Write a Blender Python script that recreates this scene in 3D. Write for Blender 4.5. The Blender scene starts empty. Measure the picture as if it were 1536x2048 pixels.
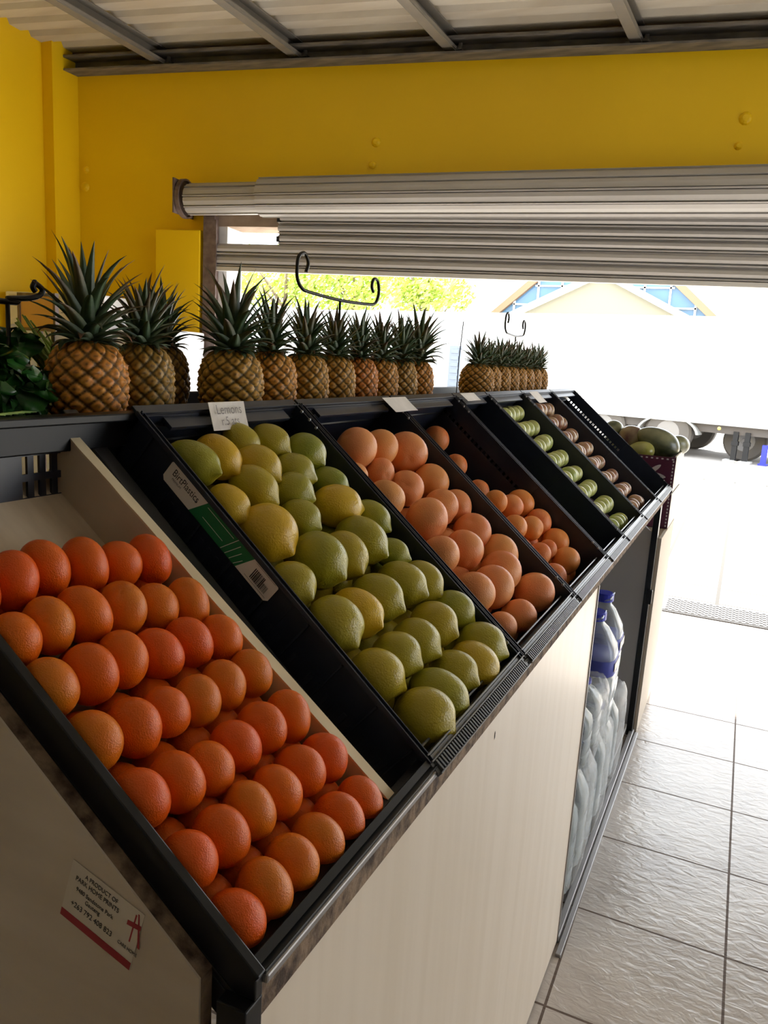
import bpy, math, random
from mathutils import Vector, Matrix, Quaternion
sc = bpy.context.scene
col = sc.collection
PI = math.pi

# ------------------------------------------------------------------ camera
f_px, yaw, pitch, roll, CH = 1548.2, -.4255, .1957, .0600, 1.5385
fwv = Vector((math.sin(yaw)*math.cos(pitch), math.cos(yaw)*math.cos(pitch), -math.sin(pitch)))
r0 = Vector((math.cos(yaw), -math.sin(yaw), 0)); u0 = r0.cross(fwv)
rv = r0*math.cos(roll)+u0*math.sin(roll); uv = -r0*math.sin(roll)+u0*math.cos(roll)
cam = bpy.data.cameras.new('camera'); camo = bpy.data.objects.new('camera', cam); col.objects.link(camo)
M = Matrix((rv, uv, -fwv)).transposed().to_4x4(); M.translation = (0, 0, CH)
camo.matrix_world = M
cam.sensor_fit = 'VERTICAL'; cam.sensor_height = 36; cam.lens = f_px/2048*36
cam.clip_start = .02; cam.clip_end = 300
sc.camera = camo
# ------------------------------------------------------------------ light
sc.view_settings.view_transform = 'Standard'; sc.view_settings.look = 'None'
sc.view_settings.gamma = 1; sc.view_settings.use_curve_mapping = False
sc.view_settings.exposure = 0.12
w = bpy.data.worlds.new('sky'); sc.world = w; w.use_nodes = True
wn = w.node_tree.nodes; bg = wn['Background']
bg.inputs[0].default_value = (.90, .95, 1, 1); bg.inputs[1].default_value = 5.6
sun = bpy.data.lights.new('sun', 'SUN'); suno = bpy.data.objects.new('sun', sun); col.objects.link(suno)
sun.energy = 20; sun.angle = math.radians(1.2); sun.color = (1, .96, .88)
sd = Vector((.07, -1, -math.tan(math.radians(53)))).normalized()
suno.rotation_euler = sd.to_track_quat('-Z', 'Y').to_euler()
suno.location = (2, 14, 16)
try:
    sc.cycles.max_bounces = 8; sc.cycles.diffuse_bounces = 5; sc.cycles.transparent_max_bounces = 16
    sc.cycles.sample_clamp_indirect = 6; sc.cycles.caustics_reflective = False; sc.cycles.caustics_refractive = False
    sc.cycles.use_denoising = True
except Exception: pass

# ------------------------------------------------------------------ materials
def mat(name, colr, rough=.5, metal=0, spec=.5, bump=None, bumps=.3, var=None, obcol=False, alpha=1, coords='Object'):
    """bump=(scale, distance); var=(scale, colour2, amount[, stretch])"""
    m = bpy.data.materials.new(name); m.use_nodes = True; nt = m.node_tree; N = nt.nodes; L = nt.links
    b = N['Principled BSDF']; b.inputs['Roughness'].default_value = rough; b.inputs['Metallic'].default_value = metal
    b.inputs['Specular IOR Level'].default_value = spec; b.inputs['Base Color'].default_value = (*colr, 1)
    b.inputs['Alpha'].default_value = alpha
    tc = N.new('ShaderNodeTexCoord')
    src = None
    if obcol:
        oi = N.new('ShaderNodeObjectInfo'); src = oi.outputs['Color']
    if var:
        nz = N.new('ShaderNodeTexNoise'); nz.inputs['Scale'].default_value = var[0]; nz.inputs['Detail'].default_value = 6
        mp = N.new('ShaderNodeMapping'); L.new(tc.outputs[coords], mp.inputs[0]); L.new(mp.outputs[0], nz.inputs['Vector'])
        if len(var) > 3: mp.inputs['Scale'].default_value = var[3]
        cr = N.new('ShaderNodeValToRGB'); cr.color_ramp.elements[0].position = .38; cr.color_ramp.elements[1].position = .66
        cr.color_ramp.elements[0].color = (0, 0, 0, 1); cr.color_ramp.elements[1].color = (var[2], var[2], var[2], 1)
        L.new(nz.outputs['Fac'], cr.inputs[0])
        mx = N.new('ShaderNodeMix'); mx.data_type = 'RGBA'
        L.new(cr.outputs[0], mx.inputs['Factor'])
        if src: L.new(src, mx.inputs[6])
        else: mx.inputs[6].default_value = (*colr, 1)
        mx.inputs[7].default_value = (*var[1], 1); src = mx.outputs[2]
    if src: L.new(src, b.inputs['Base Color'])
    if bump:
        nb = N.new('ShaderNodeTexNoise'); nb.inputs['Scale'].default_value = bump[0]; nb.inputs['Detail'].default_value = 3
        L.new(tc.outputs[coords], nb.inputs['Vector'])
        bp = N.new('ShaderNodeBump'); bp.inputs['Distance'].default_value = bump[1]; bp.inputs['Strength'].default_value = bumps
        L.new(nb.outputs['Fac'], bp.inputs['Height']); L.new(bp.outputs[0], b.inputs['Normal'])
    return m
YEL = mat('yellow_paint', (.95, .635, .002), .5, bump=(14, .004), var=(.7, (.88, .56, .003), .5))
OFFW = mat('off_white_paint', (.66, .67, .68), .6)
ROOF = mat('galvanised_sheet', (.60, .57, .50), .55, .0, var=(1.6, (.46, .41, .33), .7, (1, 6, 1)))
STEELD = mat('painted_steel_beam', (.10, .095, .09), .6, var=(5, (.30, .27, .23), .55, (1, 4, 4)))
BEAM = mat('grey_rafter_paint', (.19, .18, .165), .55, var=(6, (.28, .25, .2), .5))
BROWN = mat('brown_board', (.20, .14, .09), .8, var=(3, (.12, .08, .05), .7))
SHUT = mat('shutter_slats', (.46, .45, .44), .36, .2, var=(2, (.38, .37, .35), .4, (.3, 5, 5)))
SHUTE = mat('shutter_bottom_bar', (.62, .62, .6), .4, .3)
GUIDE = mat('brown_guide_steel', (.11, .075, .065), .55, var=(20, (.26, .2, .18), .5))
PLAST = mat('black_crate_plastic', (.014, .018, .032), .36, spec=.5, var=(30, (.020, .026, .042), .6))
FRAME = mat('black_painted_frame', (.007, .008, .010), .36, spec=.28)
GREYM = mat('grey_metal_lit_lip', (.30, .29, .29), .38, .6)
CHIP = mat('chipboard_edge', (.27, .19, .13), .9, bump=(160, .003), bumps=.7, var=(55, (.055, .035, .026), 1))
LAM = mat('cream_woodgrain_laminate', (.80, .705, .585), .36, var=(3.2, (.72, .62, .49), .6, (9, 9, .45)), coords='Object')
LAM2 = mat('marked_cream_panel', (.66, .58, .49), .45, var=(2.6, (.50, .42, .33), .8, (1.2, 1, 4)))
GLAM = mat('grey_laminate', (.36, .35, .345), .5)
WOODB = mat('pale_tray_wood', (.66, .56, .42), .7, var=(6, (.50, .40, .28), .8, (1, 5, 1)))
WOODE = mat('pale_wood_edge', (.74, .64, .44), .7, var=(20, (.6, .5, .33), .5))
LINER = mat('purple_moulded_liner', (.10, .05, .075), .4)
PAPER = mat('white_card', (.78, .75, .72), .7, var=(25, (.62, .6, .58), .5))
INK = mat('dark_ink', (.03, .028, .03), .7)
REDINK = mat('red_print', (.32, .02, .035), .6)
GRNLAB = mat('green_label_print', (.012, .16, .055), .45)
WLAB = mat('white_label_print', (.74, .70, .64), .5)
WHITE = mat('white_enamel', (.82, .83, .84), .35)
SKINO = mat('orange_peel', (.9, .25, .01), .33, bump=(520, .0014), bumps=.5, var=(22, (.72, .12, .004), .45), obcol=True, spec=.45)
SKINL = mat('lemon_peel', (.6, .6, .05), .29, bump=(420, .0016), bumps=.5, var=(20, (.52, .42, .03), .30), obcol=True, spec=.5)
SKING = mat('grapefruit_peel', (.8, .35, .15), .42, bump=(480, .0015), bumps=.5, var=(14, (.86, .42, .14), .6), obcol=True, spec=.45)
SKINA = mat('apple_peel', (.5, .6, .2), .28, var=(26, (.62, .62, .35), .35), obcol=True, spec=.55)
STEMM = mat('stem_button', (.09, .07, .02), .8)
ROD = mat('black_wrought_iron', (.012, .011, .01), .35, .4)
LEAFD = mat('dark_leaf', (.014, .07, .014), .28, var=(30, (.05, .19, .03), .7))
LEAFS = mat('pale_green_stalk', (.30, .42, .07), .45, var=(20, (.14, .28, .04), .8))
CARD = mat('purple_carton', (.10, .014, .045), .5, var=(9, (.06, .01, .05), .6))
CARDW = mat('carton_white_print', (.62, .58, .62), .5)
CARDLIT = mat('lit_carton_side', (.70, .66, .6), .8)  # daylight on the side of the purple carton, put into a pale colour
TRUCKW = mat('white_truck_body', (.86, .87, .88), .4)
CHAS = mat('grey_chassis', (.085, .075, .07), .6)
TYRE = mat('dusty_tyre', (.10, .09, .08), .8)
RIM = mat('dull_wheel_rim', (.22, .21, .2), .6)
BRICK = mat('cream_brick', (.78, .70, .50), .8)
GLASSB = mat('blue_glazing', (.10, .20, .32), .15)
FASCIA = mat('brown_fascia', (.28, .17, .10), .7)
BARK = mat('tree_bark', (.2, .15, .1), .9)
ROADM = mat('concrete_road', (.34, .32, .30), .9, var=(1.5, (.27, .25, .23), .6))

# brick coursing on the gable
def brickify(m, scale, mortar, c1, c2, cm, bw=.5, rh=.25):
    N = m.node_tree.nodes; L = m.node_tree.links; b = N['Principled BSDF']
    br = N.new('ShaderNodeTexBrick'); tc = N.new('ShaderNodeTexCoord')
    L.new(tc.outputs['Object'], br.inputs['Vector']); br.inputs['Scale'].default_value = scale
    br.inputs['Mortar Size'].default_value = mortar; br.inputs['Brick Width'].default_value = bw; br.inputs['Row Height'].default_value = rh
    br.inputs['Color1'].default_value = (*c1, 1); br.inputs['Color2'].default_value = (*c2, 1); br.inputs['Mortar'].default_value = (*cm, 1)
    L.new(br.outputs['Color'], b.inputs['Base Color'])
    if bw == rh: br.offset = 0
    return br

# tiled floor
def tile_mat():
    m = bpy.data.materials.new('floor_tiles'); m.use_nodes = True; N = m.node_tree.nodes; L = m.node_tree.links
    b = N['Principled BSDF']; tc = N.new('ShaderNodeTexCoord'); sp = N.new('ShaderNodeSeparateXYZ')
    L.new(tc.outputs['Object'], sp.inputs[0])
    def line(ch, off):
        a = N.new('ShaderNodeMath'); a.operation = 'SUBTRACT'; L.new(sp.outputs[ch], a.inputs[0]); a.inputs[1].default_value = off
        d = N.new('ShaderNodeMath'); d.operation = 'DIVIDE'; L.new(a.outputs[0], d.inputs[0]); d.inputs[1].default_value = .4
        fr = N.new('ShaderNodeMath'); fr.operation = 'FRACT'; L.new(d.outputs[0], fr.inputs[0])
        s = N.new('ShaderNodeMath'); s.operation = 'SUBTRACT'; L.new(fr.outputs[0], s.inputs[0]); s.inputs[1].default_value = .5
        ab = N.new('ShaderNodeMath'); ab.operation = 'ABSOLUTE'; L.new(s.outputs[0], ab.inputs[0])
        g = N.new('ShaderNodeMath'); g.operation = 'GREATER_THAN'; L.new(ab.outputs[0], g.inputs[0]); g.inputs[1].default_value = .4915
        return g
    mx = N.new('ShaderNodeMath'); mx.operation = 'MAXIMUM'
    L.new(line('X', -.2499).outputs[0], mx.inputs[0]); L.new(line('Y', 1.6862).outputs[0], mx.inputs[1])
    nz = N.new('ShaderNodeTexNoise'); nz.inputs['Scale'].default_value = 3.5; nz.inputs['Detail'].default_value = 8
    L.new(tc.outputs['Object'], nz.inputs['Vector'])
    cr = N.new('ShaderNodeValToRGB'); cr.color_ramp.elements[0].color = (.42, .375, .34, 1); cr.color_ramp.elements[1].color = (.60, .55, .51, 1)
    cr.color_ramp.elements[0].position = .32; cr.color_ramp.elements[1].position = .7
    L.new(nz.outputs['Fac'], cr.inputs[0])
    cm = N.new('ShaderNodeMix'); cm.data_type = 'RGBA'; L.new(mx.outputs[0], cm.inputs['Factor']); L.new(cr.outputs[0], cm.inputs[6])
    cm.inputs[7].default_value = (.10, .065, .045, 1); L.new(cm.outputs[2], b.inputs['Base Color'])
    rr = N.new('ShaderNodeMath'); rr.operation = 'MULTIPLY_ADD'; L.new(mx.outputs[0], rr.inputs[0]); rr.inputs[1].default_value = .5; rr.inputs[2].default_value = .22
    L.new(rr.outputs[0], b.inputs['Roughness'])
    b.inputs['Specular IOR Level'].default_value = .5
    # riven surface
    mp = N.new('ShaderNodeMapping'); mp.inputs['Scale'].default_value = (14, 26, 14); mp.inputs['Rotation'].default_value = (0, 0, .5)
    L.new(tc.outputs['Object'], mp.inputs[0])
    n2 = N.new('ShaderNodeTexNoise'); n2.inputs['Scale'].default_value = 1.6; n2.inputs['Detail'].default_value = 5; n2.inputs['Distortion'].default_value = .8
    L.new(mp.outputs[0], n2.inputs['Vector'])
    b1 = N.new('ShaderNodeBump'); b1.inputs['Distance'].default_value = .006; b1.inputs['Strength'].default_value = .42
    L.new(n2.outputs['Fac'], b1.inputs['Height'])
    inv = N.new('ShaderNodeMath'); inv.operation = 'SUBTRACT'; inv.inputs[0].default_value = 1; L.new(mx.outputs[0], inv.inputs[1])
    b2 = N.new('ShaderNodeBump'); b2.inputs['Distance'].default_value = .003; b2.inputs['Strength'].default_value = .8
    L.new(inv.outputs[0], b2.inputs['Height']); L.new(b1.outputs[0], b2.inputs['Normal']); L.new(b2.outputs[0], b.inputs['Normal'])
    return m
TILE = tile_mat()
PAVE = mat('outdoor_pavers', (.6, .57, .52), .85)
brickify(PAVE, 1, .014, (.50, .47, .43), (.44, .41, .37), (.035, .03, .025), .44, .44)

# thin see-through plastics
def plastic(name, colr, fac, rough, crinkle=None):
    m = bpy.data.materials.new(name); m.use_nodes = True; N = m.node_tree.nodes; L = m.node_tree.links
    b = N['Principled BSDF']; b.inputs['Base Color'].default_value = (*colr, 1); b.inputs['Roughness'].default_value = rough
    t = N.new('ShaderNodeBsdfTransparent'); mx = N.new('ShaderNodeMixShader'); lw = N.new('ShaderNodeLayerWeight'); lw.inputs[0].default_value = .35
    ma = N.new('ShaderNodeMath'); ma.operation = 'MULTIPLY_ADD'; L.new(lw.outputs['Facing'], ma.inputs[0]); ma.inputs[1].default_value = .5; ma.inputs[2].default_value = fac
    ma.use_clamp = True
    L.new(ma.outputs[0], mx.inputs[0]); L.new(t.outputs[0], mx.inputs[1]); L.new(b.outputs[0], mx.inputs[2])
    L.new(mx.outputs[0], N['Material Output'].inputs[0])
    if crinkle:
        tc = N.new('ShaderNodeTexCoord'); nb = N.new('ShaderNodeTexNoise'); nb.inputs['Scale'].default_value = crinkle; nb.inputs['Detail'].default_value = 4
        nb.inputs['Distortion'].default_value = 1.5
        L.new(tc.outputs['Object'], nb.inputs['Vector']); bp = N.new('ShaderNodeBump'); bp.inputs['Distance'].default_value = .02
        L.new(nb.outputs['Fac'], bp.inputs['Height']); L.new(bp.outputs[0], b.inputs['Normal'])
    return m
PET = plastic('clear_bottle_plastic', (.50, .56, .58), .30, .10)
FILM = plastic('crinkled_clear_film', (.62, .64, .65), .0, .18, 12)
CAPB = mat('blue_bottle_cap', (.02, .035, .45), .4)
LABB = mat('blue_white_water_label', (.06, .08, .40), .5)

# pineapple skin reads a mesh colour that holds the eye pattern of the rind
def pine_mat():
    m = bpy.data.materials.new('pineapple_rind'); m.use_nodes = True; N = m.node_tree.nodes; L = m.node_tree.links
    b = N['Principled BSDF']; at = N.new('ShaderNodeAttribute'); at.attribute_name = 'eye'
    cr = N.new('ShaderNodeValToRGB'); e = cr.color_ramp.elements
    e[0].position = 0; e[0].color = (.075, .05, .016, 1); e[1].position = 1; e[1].color = (.20, .11, .045, 1)
    k = e.new(.28); k.color = (.20, .12, .022, 1); k = e.new(.6); k.color = (.62, .33, .06, 1)
    L.new(at.outputs['Fac'], cr.inputs[0])
    oi = N.new('ShaderNodeObjectInfo'); mx = N.new('ShaderNodeMix'); mx.data_type = 'RGBA'; mx.blend_type = 'MULTIPLY'
    mx.inputs['Factor'].default_value = 1; L.new(cr.outputs[0], mx.inputs[6]); L.new(oi.outputs['Color'], mx.inputs[7])
    nz = N.new('ShaderNodeTexNoise'); nz.inputs['Scale'].default_value = 60; tc = N.new('ShaderNodeTexCoord'); L.new(tc.outputs['Object'], nz.inputs['Vector'])
    m2 = N.new('ShaderNodeMix'); m2.data_type = 'RGBA'; m2.blend_type = 'OVERLAY'; m2.inputs['Factor'].default_value = .5
    L.new(mx.outputs[2], m2.inputs[6]); L.new(nz.outputs['Fac'], m2.inputs[7]); L.new(m2.outputs[2], b.inputs['Base Color'])
    b.inputs['Roughness'].default_value = .5
    bp = N.new('ShaderNodeBump'); bp.inputs['Distance'].default_value = .002; L.new(nz.outputs['Fac'], bp.inputs['Height']); L.new(bp.outputs[0], b.inputs['Normal'])
    return m
PINE = pine_mat()
PLEAF = mat('pineapple_leaf', (.06, .115, .055), .42, var=(26, (.12, .16, .09), .5), spec=.4)
def leaf_tip():   # reddish leaf tips, stored on the mesh
    N = PLEAF.node_tree.nodes; L = PLEAF.node_tree.links; b = N['Principled BSDF']
    at = N.new('ShaderNodeAttribute'); at.attribute_name = 'tip'; mx = N.new('ShaderNodeMix'); mx.data_type = 'RGBA'
    L.new(at.outputs['Fac'], mx.inputs['Factor']); L.new(b.inputs['Base Color'].links[0].from_socket, mx.inputs[6])
    mx.inputs[7].default_value = (.22, .07, .045, 1); L.new(mx.outputs[2], b.inputs['Base Color'])
leaf_tip()

# ------------------------------------------------------------------ mesh helpers
class MB:
    def __init__(s): s.v = []; s.f = []
    def add(s, vs, fs):
        n = len(s.v); s.v += [tuple(p) for p in vs]; s.f += [tuple(i+n for i in q) for q in fs]; return s
    def box(s, a, b, T=None):
        (x0, y0, z0), (x1, y1, z1) = a, b
        P = [Vector(p) for p in ((x0,y0,z0),(x1,y0,z0),(x1,y1,z0),(x0,y1,z0),(x0,y0,z1),(x1,y0,z1),(x1,y1,z1),(x0,y1,z1))]
        if T: P = [T(p) for p in P]
        c = (P[1]-P[0]).cross(P[3]-P[0]).dot(P[4]-P[0])
        F = [(0,3,2,1),(4,5,6,7),(0,1,5,4),(1,2,6,5),(2,3,7,6),(3,0,4,7)]
        if c < 0: F = [q[::-1] for q in F]
        return s.add(P, F)
    def prism(s, poly, a, b, T):
        """poly: 2-D points; T(p2, h) -> world; extruded h=a..b"""
        n = len(poly); P = [T(p, a) for p in poly]+[T(p, b) for p in poly]
        F = [tuple(range(n))[::-1], tuple(range(n, 2*n))]+[(i, (i+1) % n, n+(i+1) % n, n+i) for i in range(n)]
        return s.add(P, F)
    def tube(s, pts, r, seg=8, caps=True):
        pts = [Vector(p) for p in pts]; rr = r if isinstance(r, (list, tuple)) else [r]*len(pts)
        n0 = len(s.v); up = None
        for i, p in enumerate(pts):
            t = (pts[min(i+1, len(pts)-1)]-pts[max(i-1, 0)]).normalized()
            if up is None:
                up = t.orthogonal().normalized()
            up = (up-t*up.dot(t)).normalized(); sd_ = t.cross(up)
            for k in range(seg):
                a = 2*PI*k/seg; s.v.append(tuple(p+(up*math.cos(a)+sd_*math.sin(a))*rr[i]))
        for i in range(len(pts)-1):
            for k in range(seg):
                a = n0+i*seg+k; b = n0+i*seg+(k+1) % seg; s.f.append((a, b, b+seg, a+seg))
        if caps: s.f.append(tuple(n0+k for k in range(seg))[::-1]); s.f.append(tuple(n0+(len(pts)-1)*seg+k for k in range(seg)))
        return s
    def lathe(s, prof, seg=24, c=(0, 0, 0), T=None, sq=0):
        n0 = len(s.v)
        for (r, z) in prof:
            for k in range(seg):
                a = 2*PI*k/seg; q = 1
                if sq: q = 1/((abs(math.cos(a))**sq+abs(math.sin(a))**sq)**(1/sq))
                p = Vector((c[0]+r*q*math.cos(a), c[1]+r*q*math.sin(a), c[2]+z)); s.v.append(tuple(T(p) if T else p))
        for i in range(len(prof)-1):
            for k in range(seg):
                a = n0+i*seg+k; b = n0+i*seg+(k+1) % seg; s.f.append((a, b, b+seg, a+seg))
        s.f.append(tuple(n0+k for k in range(seg))[::-1]); s.f.append(tuple(n0+(len(prof)-1)*seg+k for k in range(seg)))
        return s
    def build(s, name, m, parent=None, smooth=False, bevel=0):
        me = bpy.data.meshes.new(name); me.from_pydata(s.v, [], s.f); me.update()
        me.materials.append(m)
        if smooth:
            for p in me.polygons: p.use_smooth = True
        o = bpy.data.objects.new(name, me); col.objects.link(o)
        if parent is not None:
            o.parent = parent
            # vertices given in world space: undo the parent's transform
            mi = parent.matrix_basis.inverted()
            pp = parent.parent
            if pp is not None: mi = (pp.matrix_basis @ parent.matrix_basis).inverted()
            me.transform(mi)
        if bevel:
            bv = o.modifiers.new('bevel', 'BEVEL'); bv.width = bevel; bv.segments = 2; bv.limit_method = 'ANGLE'
        return o
def tag(o, label, cat, group=None, kind=None):
    if label: o['label'] = label
    if cat: o['category'] = cat
    if group: o['group'] = group
    if kind: o['kind'] = kind
    return o
def struct(o): o['kind'] = 'structure'; return o
def thing(name, loc, label, cat, group=None, rz=0):
    o = bpy.data.objects.new(name, None); col.objects.link(o); o.location = loc; o.rotation_euler = (0, 0, rz)
    o.empty_display_size = .05
    o.matrix_basis = Matrix.Translation(loc) @ Matrix.Rotation(rz, 4, 'Z')
    return tag(o, label, cat, group)
def setmat(o, M4): o.matrix_basis = M4
def text_mesh(txt, size, T, thick=.0003, squash=1.0):
    """lettering as a mesh; T maps (x, y, h) -> world"""
    cu = bpy.data.curves.new('t', 'FONT'); cu.body = txt; cu.size = size; cu.extrude = thick; cu.align_x = 'LEFT'
    to = bpy.data.objects.new('t', cu); col.objects.link(to)
    dg = bpy.context.evaluated_depsgraph_get(); me = to.evaluated_get(dg).to_mesh()
    vs = [T(v.co.x*squash, v.co.y, v.co.z+thick) for v in me.vertices]; fs = [tuple(p.vertices) for p in me.polygons]
    to.to_mesh_clear() if False else None
    out = MB(); out.add(vs, fs)
    bpy.data.objects.remove(to); bpy.data.curves.remove(cu)
    return out
ORD = ['first', 'second', 'third', 'fourth', 'fifth', 'sixth', 'seventh', 'eighth', 'ninth', 'tenth', 'eleventh', 'twelfth']

# ------------------------------------------------------------------ frames of reference
TH = .1614; dW = Vector((math.cos(TH), math.sin(TH), 0)); nW = Vector((-math.sin(TH), math.cos(TH), 0))
W0 = Vector((-.268, 5.26, 0))-dW*.581
def WP(a, d, z): return W0+dW*a+nW*d+Vector((0, 0, z))
WT = lambda p: WP(p.x, p.y, p.z)
ph = math.atan(.0105); sY = Vector((math.sin(ph), math.cos(ph), 0)); sX = Vector((-math.cos(ph), math.sin(ph), 0)); Z = Vector((0, 0, 1))
SO = Vector((-.287, 0, 1.065))
def SF(deg):
    c, s = math.cos(math.radians(deg)), math.sin(math.radians(deg))
    return (sX*c+Z*s, sX*-s+Z*c)
F40 = SF(40); F37 = SF(37)
def P(F, s, y, n): return SO+F[0]*s+F[1]*n+sY*y
def ST(F): return lambda p: P(F, p.x, p.y, p.z)            # (s, y, n)
VT = lambda p: Vector((-.287, 0, 0))+sX*p.x+sY*p.y+Z*p.z   # (depth inward, along, height)

# ================================================================== THE ROOM
m = MB(); m.box((-5.5, -5, -.06), (3.6, 5.35, 0)); struct(m.build('floor', TILE))
m = MB()
TR = .25
m.box((-4.6, 0, 0), (-2.76, TR, 3.62), WT); m.box((-2.76, 0, 2.40), (4.2, TR, 3.62), WT); m.box((3.2, 0, 0), (4.2, TR, 2.40), WT)
for (a, z, r) in ((-1.62, 2.93, .028), (-1.64, 2.79, .022), (.62, 3.03, .032), (.60, 2.88, .02), (-3.84, 2.77, .022), (-3.85, 2.65, .03)):
    n0 = []
    m.lathe([(r*1.2, 0), (r, .010), (r*.6, .018), (r*.1, .02)], 10, T=lambda p, a=a, z=z: WP(a+p.x, -p.z, z+p.y))
struct(m.build('wall_back', YEL))
m = MB(); m.box((-5.0, -5, 0), (-4.79, 4.62, 3.95)); m.box((-4.79, 4.31, 0), (-4.69, 4.62, 3.62)); struct(m.build('wall_left', YEL))
# the right-hand wall has its own open shop front
m = MB(); m.box((3.4, -5, 0), (3.6, 2.5, 4.2)); m.box((3.4, 2.5, 2.35), (3.6, 4.6, 4.2)); m.box((3.4, 4.6, 0), (3.6, 6.0, 4.2)); struct(m.build('wall_right', OFFW))
m = MB(); m.box((-5, -5.2, 0), (4.2, -5, 4.3)); struct(m.build('wall_front', OFFW))
# corrugated roof sheets
def roofz(d): return 3.540-.072*d      # d negative inwards
prof = []; d = .3
while d > -11:
    for dd, h in ((0, 0), (.085, 0), (.102, .03), (.153, .03), (.17, 0)):
        prof.append((d-dd, roofz(d-dd)+h))
    d -= .17
m = MB(); vs = []
for (dd, z) in prof: vs += [WP(-5.6, dd, z), WP(5.6, dd, z)]
nprof = len(prof)
for (dd, z) in prof: vs += [WP(-5.6, dd, z+.004), WP(5.6, dd, z+.004)]
fs = [(2*i, 2*i+1, 2*i+3, 2*i+2) for i in range(nprof-1)]+[(2*nprof+2*i, 2*nprof+2*i+2, 2*nprof+2*i+3, 2*nprof+2*i+1) for i in range(nprof-1)]
m.add(vs, fs); struct(m.build('ceiling', ROOF))
# rafters
bd = Vector((.083, .993, 0)).normalized()
for i, (bx, by) in enumerate(((-5.0, 4.49), (-3.97, 4.657), (-2.977, 4.819), (-1.958, 4.985), (-.865, 5.163), (.20, 5.33), (1.26, 5.5), (2.3, 5.67))):
    def BT(p, bx=bx, by=by):
        q = Vector((bx, by, 0))-bd*p.y+Vector((bd.y, -bd.x, 0))*p.x
        dd = (q-W0).dot(nW); return Vector((q.x, q.y, roofz(dd)-.004+p.z))
    L_ = 9.4
    m = MB()
    m.box((-.032, 0, -.008), (.032, L_, 0), BT); m.box((-.032, 0, -.10), (-.026, L_, -.008), BT); m.box((-.032, 0, -.106), (.032, L_, -.098), BT)
    m.box((.03, 0, -.098), (.036, L_, -.080), BT)
    o = m.build('trim_%d' % (i+4), BEAM); struct(o)
    mm = MB(); mm.box((-.07, .01, -.10), (.07, .06, -.085), BT); mm.lathe([(.014, -.09), (.014, -.055)], 6, T=lambda p, BT=BT: BT(Vector((p.x+.05, p.y+.035, p.z))))
    struct(mm.build('trim_%d' % (i+14), STEELD))
m = MB(); m.box((-3.95, -.13, 3.485), (4.2, 0, 3.50), WT); m.box((-3.95, -.02, 3.41), (4.2, 0, 3.49), WT); m.box((-3.95, -.13, 3.40), (4.2, 0, 3.412), WT)
struct(m.build('trim_1', STEELD))
m = MB(); m.box((-3.95, -.045, 3.50), (4.2, -.02, 3.60), WT); struct(m.build('trim_2', BROWN))
m = MB(); m.box((-3.22, -.075, 0), (-2.86, 0, 2.35), WT); struct(m.build('trim_3', YEL, bevel=.008))
# white outer door frame in the opening
m = MB(); m.box((-2.765, .0, 0), (-2.685, .24, 2.39), WT); struct(m.build('door_1', WHITE))
m = MB(); m.box((-2.76, -.012, 2.385), (3.25, TR+.01, 2.50), WT); struct(m.build('trim_0', mat('rough_plaster', (.36, .27, .2), .9, bump=(40, .004), var=(8, (.24, .17, .12), .8))))

# ------------------------------------------------------------------ roller shutter
sh = thing('roller_shutter', WP(-2.8, -.06, 0), 'grey steel roller shutter half rolled down over the shop opening, torn at its left end', 'shutter')
m = MB()
def roll_sec(a0, a1, z0, z1, r0_, r1_, seg, ph0=0):
    vs = []; n = 0
    # faceted coil of slats: each facet ends in a small raised seam
    angs = []
    for k in range(seg):
        a = 2*PI*k/seg+ph0; st = 2*PI/seg
        angs += [(a, 1.0), (a+st*.40, 1.03), (a+st*.72, 1.0), (a+st*.73, .90), (a+st*.80, .90), (a+st*.82, 1.06), (a+st*.91, 1.06), (a+st*.925, .92), (a+st*.985, .92)]
    for (aa, zz, rr) in ((a0, z0, r0_), (a1, z1, r1_)):
        for (a, q) in angs: vs.append(WP(aa, -.15-rr*q*math.cos(a), zz+rr*q*math.sin(a)))
    n = len(angs)
    fs = [(i, (i+1) % n, n+(i+1) % n, n+i) for i in range(n)]+[tuple(range(n))[::-1], tuple(range(n, 2*n))]
    m.add(vs, fs)
roll_sec(-2.90, -2.36, 2.535, 2.545, .100, .100, 9, .15)
roll_sec(-2.36, 3.3, 2.552, 2.635, .122, .152, 11, .05)
m.build('coil', SHUT, sh)
def slatwall(a0, a1, z0, z1, d0=-.045, pitch_=.066, tilt=0.0, zr=2.265):
    mm = MB(); n = max(1, round((z1-z0)/pitch_)); ph_ = (z1-z0)/n; pr = []
    for k in range(n):
        zb = z0+k*ph_
        for t, dd in ((0, .010), (.08, .010), (.10, -.012), (.19, -.013), (.21, .008), (.29, .008), (.34, -.010), (.55, -.018), (.80, -.012), (.93, .000)):
            pr.append((zb+t*ph_, d0+dd))
    pr.append((z1, d0+.002)); vs = []
    for (z, dd) in pr:
        t = (z-zr)*tilt
        vs += [WP(a0, dd, z), WP(a1, dd, z+t)]
    q = len(pr)
    for (z, dd) in pr:
        t = (z-zr)*tilt
        vs += [WP(a0, d0+.012, z), WP(a1, d0+.012, z+t)]
    fs = [(2*i, 2*i+1, 2*i+3, 2*i+2) for i in range(q-1)]+[(2*q+2*i, 2*q+2*i+2, 2*q+2*i+3, 2*q+2*i+1) for i in range(q-1)]
    fs += [(2*i, 2*i+2, 2*q+2*i+2, 2*q+2*i) for i in range(q-1)]+[(2*i+1, 2*q+2*i+1, 2*q+2*i+3, 2*i+3) for i in range(q-1)]
    mm.add(vs, fs); return mm
lo = slatwall(-2.745, 3.25, 2.105, 2.265); up = slatwall(-2.275, 3.25, 2.265, 2.60, tilt=.10)
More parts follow.
